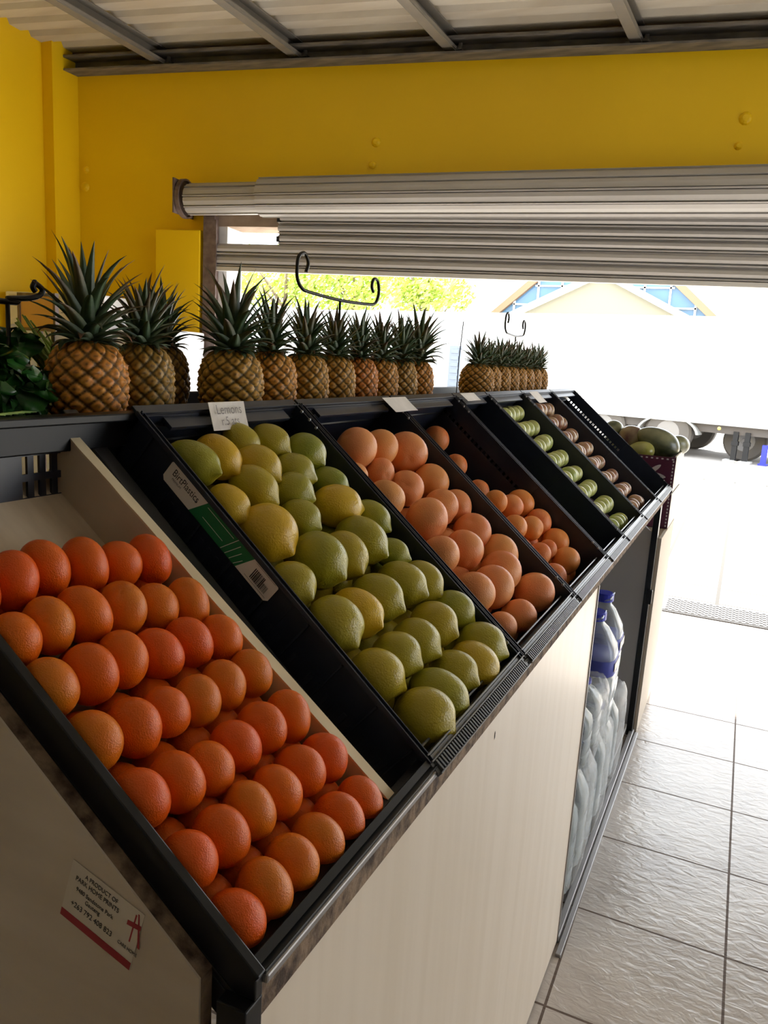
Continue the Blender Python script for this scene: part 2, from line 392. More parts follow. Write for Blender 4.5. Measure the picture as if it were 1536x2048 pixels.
lo.add(up.v, up.f); lo.build('curtain', SHUT, sh)
m = MB(); m.box((-2.745, -.062, 2.078), (3.25, -.03, 2.108), WT); m.build('bottom_rail', SHUTE, sh, bevel=.003)
for z in (2.30, 2.43):
    m = MB(); m.box((-2.283, -.064, z-.018), (-2.262, -.03, z+.018), WT); m.build('end_clip', FRAME, sh, bevel=.002)
m = MB(); m.box((-2.835, -.075, 0), (-2.75, -.004, 2.45), WT); m.box((-2.75, -.075, 0), (-2.735, -.065, 2.42), WT); m.build('guide_channel', GUIDE, sh)
m = MB(); m.box((-2.965, -.27, 2.43), (-2.955, -.002, 2.655), WT)
m.lathe([(.13, 0), (.13, .03), (.118, .03), (.118, .004)], 26, T=lambda p: WP(-2.95+p.z, -.15+p.x*.95, 2.54+p.y)); m.build('end_bracket', GUIDE, sh)

# ------------------------------------------------------------------ outdoors
m = MB(); m.box((-40, 5.35, -.08), (30, 13.2, -.005)); m.box((3.6, -12, -.08), (30, 5.35, -.005)); struct(m.build('ground', PAVE))
m = MB(); m.box((-60, 13.2, -.10), (50, 60, -.02)); struct(m.build('road', ROADM))
m = MB(); m.box((-40, 12.9, -.02), (30, 13.2, .05)); struct(m.build('kerb', mat('kerb_concrete', (.5, .48, .44), .9), bevel=.01))
mt = MB(); mt.box((-.33, 5.30, 0), (3.0, 5.62, .012))
for i in range(80):
    for k in range(12): mt.box((-.31+i*.041+(k%2)*.02, 5.312+k*.025, .012), (-.31+i*.041+(k%2)*.02+.020, 5.312+k*.025+.010, .016))
mt.box((-.33, 5.285, 0), (3.0, 5.30, .008))
tag(mt.build('door_mat', mat('grey_rubber_mat', (.09, .085, .085), .7)), 'grey textured rubber mat lying across the shop threshold', 'mat')

# truck trailer
TA = math.radians(-10.7); tX = Vector((math.cos(TA), math.sin(TA), 0)); tY = Vector((-math.sin(TA), math.cos(TA), 0)); T0 = Vector((.03, 16.1, 0))
TT = lambda p: T0+tX*p.x+tY*p.y+Z*p.z
tk = thing('truck_trailer', T0, 'long white box truck trailer parked across the road outside the opening', 'truck')
m = MB(); m.box((-14.2, 0, .66), (6, 2.5, 2.68), TT); m.build('cargo_box', TRUCKW, tk, bevel=.03)
m = MB(); m.box((-14, .15, .50), (6, .35, .66), TT); m.box((-14, 2.1, .50), (6, 2.3, .66), TT)
for k in range(20): m.box((-13.9+k, .3, .52), (-13.8+k, 2.2, .62), TT)
m.build('chassis_rail', CHAS, tk)
m = MB(); m.box((.62, .3, .1), (1.0, .9, .5), TT); m.build('landing_box', CHAS, tk, bevel=.02)
m = MB(); m.box((-6.55, -.03, .92), (-6.25, 0, 1.92), TT)
for k in range(6): m.box((-6.50, -.045, 1.0+k*.15), (-6.30, -.03, 1.09+k*.15), TT)
m.build('side_vent', mat('blue_grey_vent', (.16, .19, .24), .5), tk)
for a, yy in ((-1.42, .05), (-1.42, 2.05), (-2.75, .05), (-2.75, 2.05), (-.08, .55)):
    if True:
        rr = .46 if a < -1 else .40
        cz = rr-.03
        m = MB(); m.lathe([(rr*.55, 0), (rr*.9, 0), (rr, .04), (rr, .22), (rr*.9, .26), (rr*.55, .26)], 28, T=lambda p, a=a, yy=yy, cz=cz: TT(Vector((a+p.x, yy+p.z, cz+p.y))))
        wv = m.build('wheel', TYRE, tk, smooth=False)
        m = MB(); m.lathe([(rr*.5, 0), (rr*.45, .05), (rr*.2, .03), (rr*.12, -.01)], 20, T=lambda p, a=a, yy=yy, cz=cz: TT(Vector((a+p.x, yy-.002+p.z, cz+p.y)))); m.build('wheel_rim', RIM, wv)
def arch(a, r):
    mm = MB(); pts = []
    n = 16; vs = []
    for i in range(n+1):
        t = PI*(i/n*.97+.0)
        for (rr, yy) in ((r, 0), (r, .3), (r+.05, .3), (r+.05, 0)): vs.append(TT(Vector((a-rr*math.cos(t), yy-.02, .40+rr*math.sin(t)*.6))))
    fs = []
    for i in range(n):
        for k in range(4): fs.append((i*4+k, i*4+(k+1) % 4, i*4+4+(k+1) % 4, i*4+4+k))
    fs += [(0, 1, 2, 3), (n*4+3, n*4+2, n*4+1, n*4)]
    mm.add(vs, fs); mm.build('mudguard', mat('grey_mudguard', (.26, .26, .25), .5), tk)
arch(-1.42, .56)
for a in (-3.05, -.45, 1.5):
    m = MB(); m.lathe([(.035, 0), (.03, .015), (.01, .02)], 10, T=lambda p, a=a: TT(Vector((a+p.x, -.0-p.z, .60+p.y)))); m.build('marker_lamp', mat('amber_lamp', (.8, .6, .12), .3), tk)

# gabled building with glazed surround
B0 = Vector((-5.4, 30, 0)); bl = thing('gabled_building', B0, 'cream brick building with glazed blue gable and brown roof edge beyond the white truck', 'building')
def BTt(p, h): return Vector((B0.x+p[0], B0.y+h, p[1]))
brickify(BRICK, 2.2, .02, (.40, .36, .23), (.36, .32, .20), (.28, .26, .19))
m = MB(); m.prism([(-3.6, 0), (3.6, 0), (3.6, 3.3), (0, 4.98), (-3.6, 3.3)], 0, 5, BTt); m.build('wall', BRICK, bl)
m = MB(); m.prism([(-3.75, 3.10), (-3.75, 3.34), (0, 5.18), (3.75, 3.34), (3.75, 3.10), (0, 4.93)], -.25, 0, BTt); m.build('barge_board', WHITE, bl)
m = MB(); m.prism([(-4.7, 0), (4.7, 0), (4.7, 2.9), (0, 6.9), (-4.7, 2.9)], .35, .5, BTt); m.build('glazed_gable', GLASSB, bl)
m = MB()
for x in (-4.2, -3.3, -2.4, -1.5, -.6, .6, 1.5, 2.4, 3.3, 4.2):
    m.box((B0.x+x-.035, 30.25, .1), (B0.x+x+.035, 30.35, 6.85-abs(x)*.851))
for z in (3.9, 4.6, 5.3):
    w_ = (6.75-z)/.851
    m.box((B0.x-w_, 30.25, z-.03), (B0.x+w_, 30.34, z+.03))
m.build('mullions', WHITE, bl)
m = MB(); m.prism([(-5.1, 2.75), (-4.75, 2.75), (0, 6.85), (4.75, 2.75), (5.1, 2.75), (0, 7.2)], .1, 6, BTt); m.build('roof', FASCIA, bl)

# trees beyond the trailer
LEAFM = mat('sunlit_leaves', (.42, .55, .08), .5, var=(2, (.55, .62, .16), .7))
b_ = LEAFM.node_tree.nodes['Principled BSDF']; 
def tree(x, y, zc, rx, rz, seed, label):
    rnd = random.Random(seed); t = thing('tree', (x, y, 0), label, 'tree', None)
    m = MB(); m.tube([(x, y, -.05), (x+.1, y, 1.6), (x-.1, y+.1, 3.2), (x+.1, y, zc+.6)], [.2, .16, .11, .04], 9)
    for k in range(6):
        a = k*1.05; m.tube([(x, y, 2+.3*k), (x+rx*.4*math.cos(a), y+.8*math.sin(a), 2.8+.35*k), (x+rx*.7*math.cos(a), y+1.3*math.sin(a), 3.4+.35*k)], [.07, .045, .02], 6)
    m.build('trunk', BARK, t, smooth=True)
    m = MB()
    blobs = [(rnd.uniform(-.75, .75)*rx, rnd.uniform(-1.2, 1.2), rnd.uniform(-.6, .6)*rz, rnd.uniform(.35, .7)) for _ in range(16)]
    for _ in range(2600):
        bx, by, bz, br = rnd.choice(blobs); v = Vector((rnd.gauss(0, 1), rnd.gauss(0, 1), rnd.gauss(0, 1))).normalized()*br*rnd.uniform(.6, 1.1)*1.3
        c = Vector((x+bx, y+by, zc+bz))+v
        n = Vector((rnd.gauss(0, 1), rnd.gauss(0, 1), rnd.gauss(0, 1))).normalized(); a = n.orthogonal().normalized()*.11; b = n.cross(a).normalized()*.055
        m.add([c-a, c+b, c+a, c-b], [(0, 1, 2, 3)])
    cr = m.build('crown', LEAFM, t); cr['kind'] = 'stuff'
tree(-20.5, 27.5, 4.4, 2.4, 1.5, 1, 'leafy tree seen over the trailer left of the curled sign stand')
tree(-17.2, 27.2, 4.3, 2.2, 1.4, 2, 'bright green tree behind the curled iron sign stand')
tree(-14.6, 28.2, 4.2, 1.3, 1.2, 3, 'small tree ending beside the pale gap in the foliage')
tree(-11.3, 27.8, 3.9, 1.3, 1.1, 4, 'light green tree standing left of the gabled building')

# dark landing legs with pale foot plates, and a blue jack, under the trailer
DK = mat('black_landing_leg', (.006, .006, .007), .7); BL = mat('blue_jack_paint', (.03, .04, .50), .6)
for a in (-.16, .05):
    m = MB(); m.box((a-.045, .10, .02), (a+.045, .19, .56), TT); m.box((a-.06, .09, .30), (a+.06, .20, .38), TT); lg = m.build('landing_leg', DK, tk)
    m = MB(); m.box((a-.16, .02, -.018), (a+.12, .26, .02), TT); m.build('foot_plate', SHUTE, lg)
m = MB(); m.box((.33, .10, .0), (.42, .19, .36), TT); m.box((.30, .06, -.018), (.45, .23, .01), TT); m.build('support_jack', BL, tk)

# ================================================================== DISPLAY STAND
st = thing('produce_stand', VT(Vector((.3, 1.9, 0))), 'long cream laminate produce stand with black sloping frame, holding the fruit crates', 'display stand')
yA, yE = .434, 3.56
# near side panel (cream) following the slope
sl = lambda s, n, F=F37: (P(F, s, 0, n)-SO)
def sidepoly(y0, y1, n, mtl, name, dmax=.85, F=F37, zb=0, top=1.40):
    p0 = P(F, 0.028, 0, n); q0 = p0-SO; d0 = q0.dot(sX)+.003; z0 = p0.z
    sp = (top-z0)/math.tan(math.radians(37)) + d0
    poly = [(d0-.002, zb), (d0-.002, z0), (sp, top), (dmax+.35, top), (dmax+.35, zb)]
    m = MB(); m.prism(poly, y0, y1, lambda p, h: VT(Vector((p[0], h, p[1])))); return m
m = sidepoly(.4205, .4225, -.030, LAM2, ''); m.build('side_panel', LAM2, st)
m = sidepoly(.4225, .4365, -.030, CHIP, ''); m.build('side_panel_core', CHIP, st)
# sloping frame tubes
T37 = ST(F37); T40 = ST(F40)
m = MB(); m.box((-.002, .4365, -.030), (.70, .447, .002), T37); m.box((-.002, .4365, -.062), (.70, .443, -.036), T37); m.box((-.002, .4365, -.036), (.70, .441, -.030), T37)
m.box((.0, .424, 0), (.028, .447, 1.043), VT); m.box((.0, .4365, 1.043), (.02, .447, 1.062), VT)
m.build('side_frame', FRAME, st, bevel=.0015)
# front: lip bar, chipboard edge, panel
m = MB(); m.box((-.004, .447, 1.052), (.010, yE, 1.0605), VT); m.build('front_lip', GREYM, st, bevel=.002)  # front face of the black angle bar, its daylight painted in as grey
m = MB(); m.box((-.002, .447, 1.0605), (.026, yE, 1.0645), VT); m.build('front_rail', FRAME, st, bevel=.001)
m = MB(); m.box((.001, .447, 1.022), (.022, yE, 1.052), VT); m.build('front_edge', CHIP, st)
m = MB(); m.box((.004, .447, .012), (.020, 1.905, 1.0215), VT); m.build('front_panel', LAM, st)
m = MB(); m.box((.001, 1.905, .012), (.020, 1.911, 1.0205), VT); m.build('panel_edge_strip', GREYM, st)
m = MB(); m.box((.0, 1.912, 0), (.018, 3.33, .022), VT); m.box((-.018, 1.86, 0), (-.003, 3.33, .010), VT); m.build('floor_track', GREYM, st, bevel=.002)
m = MB(); m.box((.006, 3.30, .0), (.03, 3.345, 1.03), VT); m.box((-.004, 3.285, .60), (.02, 3.305, .66), VT); m.build('corner_post', FRAME, st, bevel=.002)
m = MB(); m.box((-.008, 3.345, .0), (.004, 3.88, .872), VT); m.box((.004, 3.57, .0), (.40, 3.90, .872), VT); m.build('end_panel', mat('matt_cream_board', (.62, .55, .47), .85, spec=.1), st)
# cabinet interior
m = MB(); m.box((.03, 1.2, .03), (.5, 3.30, .05), VT); m.build('cabinet_floor', GLAM, st)
m = MB(); m.box((.50, 1.2, .03), (.515, 3.32, .95), VT); m.build('cabinet_back', GLAM, st)
for (y0, nm) in ((3.305, 'divider'), (1.25, 'divider')):
    m = MB(); m.prism([(.03, .03), (.03, .90), (.5, 1.28), (.5, .03)], y0, y0+.014, lambda p, h: VT(Vector((p[0], h, p[1])))); m.build(nm, GLAM, st)
# rear rail, top shelf and legs
m = MB(); m.box((.463, .20, 1.436), (.495, 3.56, 1.447), VT); m.box((.485, .20, 1.40), (.489, 3.56, 1.436), VT); m.build('rear_rail', FRAME, st, bevel=.003)
m = MB(); m.box((.497, .20, 1.400), (.86, 3.56, 1.414), VT); m.box((.86, .20, 1.400), (.87, 3.56, 1.44), VT); m.build('top_shelf', FRAME, st, bevel=.003)
for y in (.46, 1.2, 2.3, 3.52):
    for d_ in (.47, .83):
        m = MB(); m.box((d_, y, 0), (d_+.03, y+.03, 1.40), VT); m.build('leg', FRAME, st)
# sloping bearers that the crates lie on
for y in (.752, 1.19, 1.59, 2.0, 2.29, 2.67, 3.09, 3.50):
    m = MB(); m.box((.01, y, -.168), (.60, y+.024, -.142), T40); m.build('bearer', FRAME, st)
m = MB(); m.box((.0, .752, -.085), (.66, .776, -.055), T40); m.build('bearer', mat('grey_black_slat', (.035, .037, .042), .45), st, bevel=.002)
m = MB(); m.box((.60, .776, -.080), (.625, .86, -.068), T40); m.build('cross_bar', FRAME, st)
# front ledge that closes the gap under the tray of naartjies
m = MB(); m.box((.004, .447, -.06), (.012, .80, .0), T37); m.build('tray_front_wall', FRAME, st)
# slotted black back wall behind the wooden tray
m = MB(); 
m.box((.503, .30, .90), (.507, .80, 1.345), VT); m.box((.503, .80, .90), (.507, .90, 1.40), VT); m.box((.503, .30, 1.365), (.507, .80, 1.374), VT); m.box((.503, .30, 1.396), (.507, .80, 1.40), VT)
for (za, zb) in ((1.345, 1.365), (1.374, 1.396)): m.box((.503, .30, za), (.507, .655, zb), VT); m.box((.503, .745, za), (.507, .80, zb), VT)
for (za, zb) in ((1.345, 1.365), (1.374, 1.396)):
    y = .663
    while y < .745: m.box((.503, y, za), (.507, y+.009, zb), VT); y += .018
m.build('slotted_back', PLAST, st)

# sticker on the near side panel
U_ = (P(F37, 0, 0, 0)-P(F37, .1, 0, 0)).normalized()
def side_T(px, py):
    # sticker frame on the cream side panel: x runs down the slope direction
    o = VT(Vector((.172, .4203, 1.116))); ex = (VT(Vector((.112, .4203, 1.0985)))-o).normalized(); ey = Vector((0, -1, 0)).cross(ex)*-1
    if ey.z < 0: ey = -ey
    return lambda x, y, h=0: o+ex*(x)+ey*(y)+Vector((0, -1, 0))*(.0002+h)
S_ = side_T(0, 0)
m = MB(); m.add([S_(0, 0, 0), S_(.080, 0, 0), S_(.080, -.060, 0), S_(0, -.060, 0), S_(0, 0, .0004), S_(.080, 0, .0004), S_(.080, -.060, .0004), S_(0, -.060, .0004)],
      [(4, 7, 6, 5), (0, 1, 5, 4), (1, 2, 6, 5), (2, 3, 7, 6), (3, 0, 4, 7)])
nk = MB(); nk.lathe([(.0035, 0), (.002, .0006)], 7, T=lambda p: VT(Vector((.0038-p.z, 1.075+p.x*.5, .985+p.y*2.2)))); nk.build('chipped_spot', INK, st)
stk = m.build('maker_sticker', mat('faded_sticker_film', (.66, .60, .52), .5), st); stk['label'] = 'white sticker with black lettering and red band'
m = MB(); A4 = [S_(0, -.052, .0006), S_(.080, -.052, .0006), S_(.080, -.060, .0006), S_(0, -.060, .0006)]
m.add(A4, [(0, 3, 2, 1)])
m.add([S_(.066, -.015, .0006), S_(.080, -.012, .0006), S_(.080, -.017, .0006), S_(.066, -.020, .0006)], [(0, 3, 2, 1)])
m.add([S_(.072, -.005, .0006), S_(.0735, -.005, .0006), S_(.0735, -.034, .0006), S_(.072, -.034, .0006)], [(0, 3, 2, 1)])
m.add([S_(.074, -.003, .0006), S_(.0755, -.003, .0006), S_(.084, -.034, .0006), S_(.0815, -.034, .0006)], [(0, 3, 2, 1)])
m.build('red_band', REDINK, stk)
mm = MB()
for (tx, x, y, sz) in (('A PRODUCT OF', .016, -.009, .0062), ('PARK HOME PRINTS', .007, -.0165, .0066), ('9480 Sandstone Park', .010, -.026, .0060), ('Gauteng', .022, -.0325, .0060), ('+263 792 408 823', .008, -.043, .0078), ('CARE HOME', .062, -.043, .0046)):
    q = text_mesh(tx, sz, lambda a, b, h, x=x, y=y: S_(x+a, y+b, .0006+h), .0001, .82); mm.add(q.v, q.f)
mm.build('lettering', INK, stk)
# ------------------------------------------------------------------ wooden tray with naartjies
tr = thing('wooden_tray', P(F37, .3, .6, -.09), 'pale plywood tray with one raised side, holding the naartjies at the near end', 'tray')
m = MB(); m.box((.012, .449, -.088), (.600, .7135, -.080), T37); m.build('base', WOODB, tr)
m = MB(); m.box((.012, .7135, -.088), (.604, .714, -.0135), T37); m.box((.012, .714, -.088), (.604, .728, -.014), T37); m.build('side_board', WOODB, tr)
m = MB()
N_ = 26; vs = []; rnd = random.Random(3)
for i in range(N_+1):
    s = .010+.596*i/N_; e = rnd.uniform(-.0008, .0008)
    vs += [P(F37, s, .713+e, -.0135), P(F37, s, .7285, -.0135), P(F37, s, .713+e, -.0110), P(F37, s, .7285, -.0110)]
fs = []
for i in range(N_):
    a = i*4; fs += [(a+2, a+3, a+7, a+6), (a, a+2, a+6, a+4), (a+1, a+5, a+7, a+3)]
fs += [(0, 1, 3, 2), (N_*4, N_*4+2, N_*4+3, N_*4+1)]
m.add(vs, fs); m.build('side_edge', WOODE, tr)

# ------------------------------------------------------------------ crates
def crate(y0, y1, label, slots=False):
    t = thing('fruit_crate', P(F40, .3, (y0+y1)/2, -.14), label, 'crate', None)
    W_ = .004; D_ = -.135; L0, L1 = .012, .594
    m = MB(); m.box((L0, y0, D_), (L1, y1, D_+.004), T40); m.build('base', PLAST, t)
    for yy, sgn in ((y0+.008, -1), (y1-.008-W_, 1)):
        m = MB()
        m.box((L0, yy, D_), (.26, yy+W_, -.002), T40)
        if slots and sgn > 0:
            m.box((.26, yy, D_), (L1, yy+W_, -.050), T40); m.box((.26, yy, -.041), (L1, yy+W_, -.002), T40)
            s = .26
            while s < L1-.01:
                m.box((s, yy, -.050), (s+.0075, yy+W_, -.041), T40); s += .0155
        else: m.box((.26, yy, D_), (L1, yy+W_, -.002), T40)
        if sgn < 0:
            for k in range(34): m.box((.03+k*.0165, yy-.0015, -.085), (.037+k*.0165, yy, -.055), T40)
        # stiffening ribs outside, rim flange and double bead
        so = 1 if sgn > 0 else -1
        for k in range(9):
            s = .03+k*.066; ya = yy+W_ if so > 0 else yy-.004
            m.box((s, ya, D_+.01), (s+.003, ya+.004, -.01), T40)
        ya = yy+W_ if so > 0 else yy-.008
        m.box((L0-.006, ya, -.006), (L1+.004, ya+.008, -.001), T40)
        m.box((L0-.006, yy, -.004), (L1+.004, yy+.002, .002), T40); m.box((L0-.006, yy+(.0105 if so > 0 else -.0085), -.004), (L1+.004, yy+(.0125 if so > 0 else -.0065), .002), T40)
        m.build('side_wall', PLAST, t, bevel=.0006)
    for ss, sgn in ((L0, -1), (L1-W_, 1)):
        m = MB(); m.box((ss, y0+.008, D_), (ss+W_, y1-.008, -.002), T40)
        fa = ss-.024 if sgn < 0 else ss+W_
        m.box((fa, y0+.002, -.005), (fa+(.024 if sgn < 0 else .016), y1-.002, -.001), T40)
        m.box((ss+W_-.002, y0+.004, -.001), (ss+W_, y1-.004, .003), T40)
        if sgn > 0: m.box((ss-.020, y0+.05, -.012), (ss, y1-.05, -.006), T40); m.box((ss-.006, y0+.01, -.022), (ss, y1-.01, -.018), T40)
        n = int((y1-y0-.02)/.0075)
        if sgn < 0:
            for k in range(n): m.box((fa+.002, y0+.01+k*.0075, -.001), (fa+.016, y0+.0138+k*.0075, .003), T40)
            m.box((fa, y0+.002, -.001), (fa+.002, y1-.002, .0035), T40); m.box((fa+.017, y0+.002, -.001), (fa+.019, y1-.002, .0035), T40)
            m.box((ss+.012, y0+.03, -.02), (ss+.015, y1-.03, -.012), T40)
        m.build('end_wall', GREYC if sgn < 0 else PLAST, t, bevel=.0005)
    # small bright rivet-like corner pegs
    m = MB()
    for (s, y) in ((.575, y1-.016), (.555, y1-.014), (.535, y1-.016), (.04, y1-.016), (.06, y1-.014)):
        m.lathe([(.0028, 0), (.0028, .003), (.001, .005)], 8, T=lambda p, s=s, y=y: P(F40, s+p.x, y+p.y, .001+p.z))
    m.build('corner_pegs', mat('worn_peg', (.25, .26, .28), .25, .3) if 'worn_peg' not in bpy.data.materials else bpy.data.materials['worn_peg'], t)
    return t
GREYC = mat('lit_crate_rim', (.085, .09, .10), .3, spec=.7)  # lighter crate plastic: light on the front walls put into the colour
YB = [.799, 1.208, 1.612, 2.012, 2.300, 2.692, 3.112, 3.540]
CL = ['black plastic crate of lemons with a green and white label, next to the wooden tray', 'black plastic crate of large grapefruit beside the lemons',
      'black plastic crate of small oranges, empty in its upper half', 'narrow black crate, nearly empty, between the small oranges and green apples',
      'black plastic crate packed with green apples', 'black plastic crate packed with red-brown apples', 'empty black plastic crate at the far end of the stand']
cr_o = [crate(YB[i]+.002, YB[i+1]-.002, CL[i], i in (2, 6)) for i in range(7)]
# label on the near wall of the lemon crate
def L_T(x, y, h=0):     # x runs down the slope from the top of the label, y across (towards the rim)
    return P(F40, .513-x, YB[0]+.0052-h, -.0385+y)
lb = MB()
Q = lambda x0, y0, x1, y1, h: [L_T(x0, y0, h), L_T(x1, y0, h), L_T(x1, y1, h), L_T(x0, y1, h)]
rc = [(0.005, 0), (0, .005), (0, .029), (.005, .034), (.219, .034), (.224, .029), (.224, .005), (.219, 0)]
lb.add([L_T(a, b, .0000) for a, b in rc]+[L_T(a, b, .0005) for a, b in rc], [tuple(range(8, 16))]+[(i, (i+1) % 8, 8+(i+1) % 8, 8+i) for i in range(8)])
lab = lb.build('crate_label', WLAB, cr_o[0]); lab['label'] = 'white and green printed crate label with barcode'
g = MB(); g.add([L_T(.052, 0, .0007), L_T(.176, 0, .0007), L_T(.160, .034, .0007), L_T(.085, .034, .0007)], [(0, 1, 2, 3)]); 
g.v = []; g.f = []
g.add([L_T(.060, .0, .0007), L_T(.160, .0, .0007), L_T(.176, .034, .0007), L_T(.078, .034, .0007)], [(0, 1, 2, 3)]); g.build('green_field', GRNLAB, lab)
wl = MB()
for (x0, y0, x1, y1) in ((.080, .026, .135, .0268), (.082, .010, .125, .0108)): wl.add(Q(x0, y0, x1, y1, .0009), [(0, 1, 2, 3)])
for k in range(4):
    x = .132+k*.009; wl.add([L_T(x-.004, .001, .0009), L_T(x-.003, .001, .0009), L_T(x+.011-k*.002, .033-k*.006, .0009), L_T(x+.010-k*.002, .033-k*.006, .0009)], [(0, 1, 2, 3)])
wl.build('white_lines', WLAB, lab)
bc = MB(); rnd = random.Random(5); x = .184
for k in range(17):
    w_ = rnd.choice((.0006, .001, .0016)); bc.add(Q(x, .007, x+w_, .024 if k < 10 else .018, .0009), [(0, 1, 2, 3)]); x += w_+rnd.choice((.0006, .001))
bc.add(Q(.176, .004, .2185, .0045, .0009), [(0, 1, 2, 3)]); bc.add(Q(.180, .0295, .2185, .030, .0009), [(0, 1, 2, 3)])
q = text_mesh('Birt', .015, lambda a, b, h: L_T(.010+a, .0165+b, .0009), .0001, .82); bc.add(q.v, q.f)
q = text_mesh('PREMIUM', .0045, lambda a, b, h: L_T(.014+a, .0105+b, .0009), .0001); bc.add(q.v, q.f)
bc.build('print', INK, lab)
q = text_mesh('Plastics', .0148, lambda a, b, h: L_T(.0285+a, .0165+b, .0009), .0001, .82); q.build('print', INK, lab)

# moulded liners under the fruit
def liner(y0, y1, n, label):
    m = MB(); nx, ny = 40, 28
    for i in range(nx+1):
        for j in range(ny+1):
            s = .02+.568*i/nx; y = y0+.016+(y1-y0-.032)*j/ny
            m.v.append(tuple(P(F40, s, y, n+(.006 if n > -.1 else .002)*math.sin(s*95)*math.sin(y*95))))
    k = len(m.v); m.v += [tuple(Vector(v)-F40[1]*.0015) for v in m.v[:k]]
    for i in range(nx):
        for j in range(ny):
            a = i*(ny+1)+j; m.f.append((a, a+1, a+ny+2, a+ny+1)); m.f.append((k+a, k+a+ny+1, k+a+ny+2, k+a+1))
    tag(m.build('moulded_fruit_liner', LINER, smooth=True), label, 'fruit liner')
liner(YB[0], YB[1], -.112, 'purple moulded plastic liner under the lemons')
liner(YB[1], YB[2], -.1265, 'dark moulded plastic liner under the grapefruit')
liner(YB[2], YB[3], -.1285, 'dark moulded plastic liner under the small oranges')
liner(YB[4], YB[5], -.080, 'dark moulded plastic liner under the green apples')
liner(YB[5], YB[6], -.080, 'dark moulded plastic liner under the red-brown apples')

# ------------------------------------------------------------------ fruit
def fruit_mesh(name, m_, kind, seed, nu=32, nv=34):
    rnd = random.Random(seed); MBm = MB(); vs = []
    ph1, ph2, ph3 = [rnd.uniform(0, 6.28) for _ in range(3)]
    for j in range(nv+1):
        t = PI*j/nv
        for i in range(nu):
            a = 2*PI*i/nu
            lum = 1+.018*math.sin(2*a+ph1)*math.sin(t)+.014*math.sin(3*a+ph2+2*t)*math.sin(t)
            if kind == 'round':
                r = math.sin(t); z = math.cos(t)*.90
                dip = math.exp(-(t/.22)**2)*.07; z -= dip
                dip2 = math.exp(-((PI-t)/.16)**2)*.03; z += dip2
            elif kind == 'apple':
                r = math.sin(t)*(1+.10*math.cos(t)); z = math.cos(t)*.86
                z -= math.exp(-(t/.30)**2)*.22; z += math.exp(-((PI-t)/.24)**2)*.10
            elif kind == 'lemon':
                r = math.sin(t)**.92; z = math.cos(t)*1.0
                nip = math.exp(-((PI-t)/.30)**2); z -= nip*.24; r *= (1-.30*nip); z += .10*math.exp(-((PI-t)/.75)**2)
                n2 = math.exp(-(t/.22)**2); z += n2*.05
            elif kind == 'mango':
                r = math.sin(t)*(1+.12*math.cos(t)); z = math.cos(t)
            vs.append((r*lum*math.cos(a), r*lum*math.sin(a), z*lum))
    fs = []
    for j in range(nv):
        for i in range(nu): fs.append((j*nu+i, (j+1)*nu+i, (j+1)*nu+(i+1) % nu, j*nu+(i+1) % nu))
    MBm.add(vs, fs); me = bpy.data.meshes.new(name); me.from_pydata(MBm.v, [], MBm.f); me.materials.append(m_)
    for p in me.polygons: p.use_smooth = True
    me.update(); return me
def scaled_mat(m_, k):   # peel texture scales are per metre: fruit meshes are unit size
    for n in m_.node_tree.nodes:
        if n.type == 'TEX_NOISE': n.inputs['Scale'].default_value *= k
        if n.type == 'BUMP': n.inputs['Distance'].default_value *= 1
for m_ in (SKINO, SKINL, SKING, SKINA): scaled_mat(m_, .035)
ME = {k: [fruit_mesh(k+'_fruit', mm_, kd, s) for s in range(4)] for k, mm_, kd in (('orange', SKINO, 'round'), ('lemon', SKINL, 'lemon'), ('grape', SKING, 'round'), ('apple', SKINA, 'apple'))}
stem_me = None
def rot_to(axis, spin=0):
    return Vector(axis).normalized().to_track_quat('Z', 'Y').to_matrix().to_4x4() @ Matrix.Rotation(spin, 4, 'Z')
def put(name, me, pos, axis, sc3, colr, label, cat, group, spin=0, stem=None):
    o = bpy.data.objects.new(name, me); col.objects.link(o)
    o.matrix_basis = Matrix.Translation(pos) @ rot_to(axis, spin) @ Matrix.Diagonal((sc3[0], sc3[1], sc3[2], 1))
    o.color = (*colr, 1); tag(o, label, cat, group)
    return o
def lerp(a, b, t): return tuple(x+(y-x)*t for x, y in zip(a, b))

# naartjies
OJ=[[(0.041,0.470,0.024),(0.041,0.509,0.026),(0.040,0.553,0.026),(0.037,0.599,0.026),(0.038,0.644,0.026),(0.035,0.686,0.024)],[(0.103,0.468,0.024),(0.101,0.510,0.025),(0.102,0.559,0.026),(0.099,0.601,0.026),(0.100,0.649,0.026),(0.094,0.692,0.025)],[(0.170,0.468,0.025),(0.164,0.508,0.026),(0.157,0.544,0.024),(0.160,0.593,0.025),(0.160,0.642,0.026),(0.154,0.689,0.027)],[(0.236,0.467,0.025),(0.229,0.512,0.026),(0.227,0.551,0.024),(0.221,0.592,0.024),(0.222,0.640,0.025),(0.218,0.689,0.025)],[(0.299,0.463,0.026),(0.296,0.509,0.027),(0.297,0.552,0.027),(0.286,0.592,0.026),(0.283,0.644,0.027),(0.272,0.691,0.026)],[(0.356,0.465,0.025),(0.360,0.503,0.027),(0.358,0.544,0.029),(0.350,0.595,0.028),(0.338,0.638,0.025),(0.327,0.679,0.028)],[(0.418,0.460,0.027),(0.420,0.502,0.027),(0.425,0.543,0.028),(0.414,0.591,0.029),(0.404,0.633,0.025),(0.399,0.681,0.028)]]
rnd = random.Random(11)
rowname = ['bottom row', 'second row up', 'third row up', 'fourth row up', 'fifth row up', 'sixth row up', 'top row']
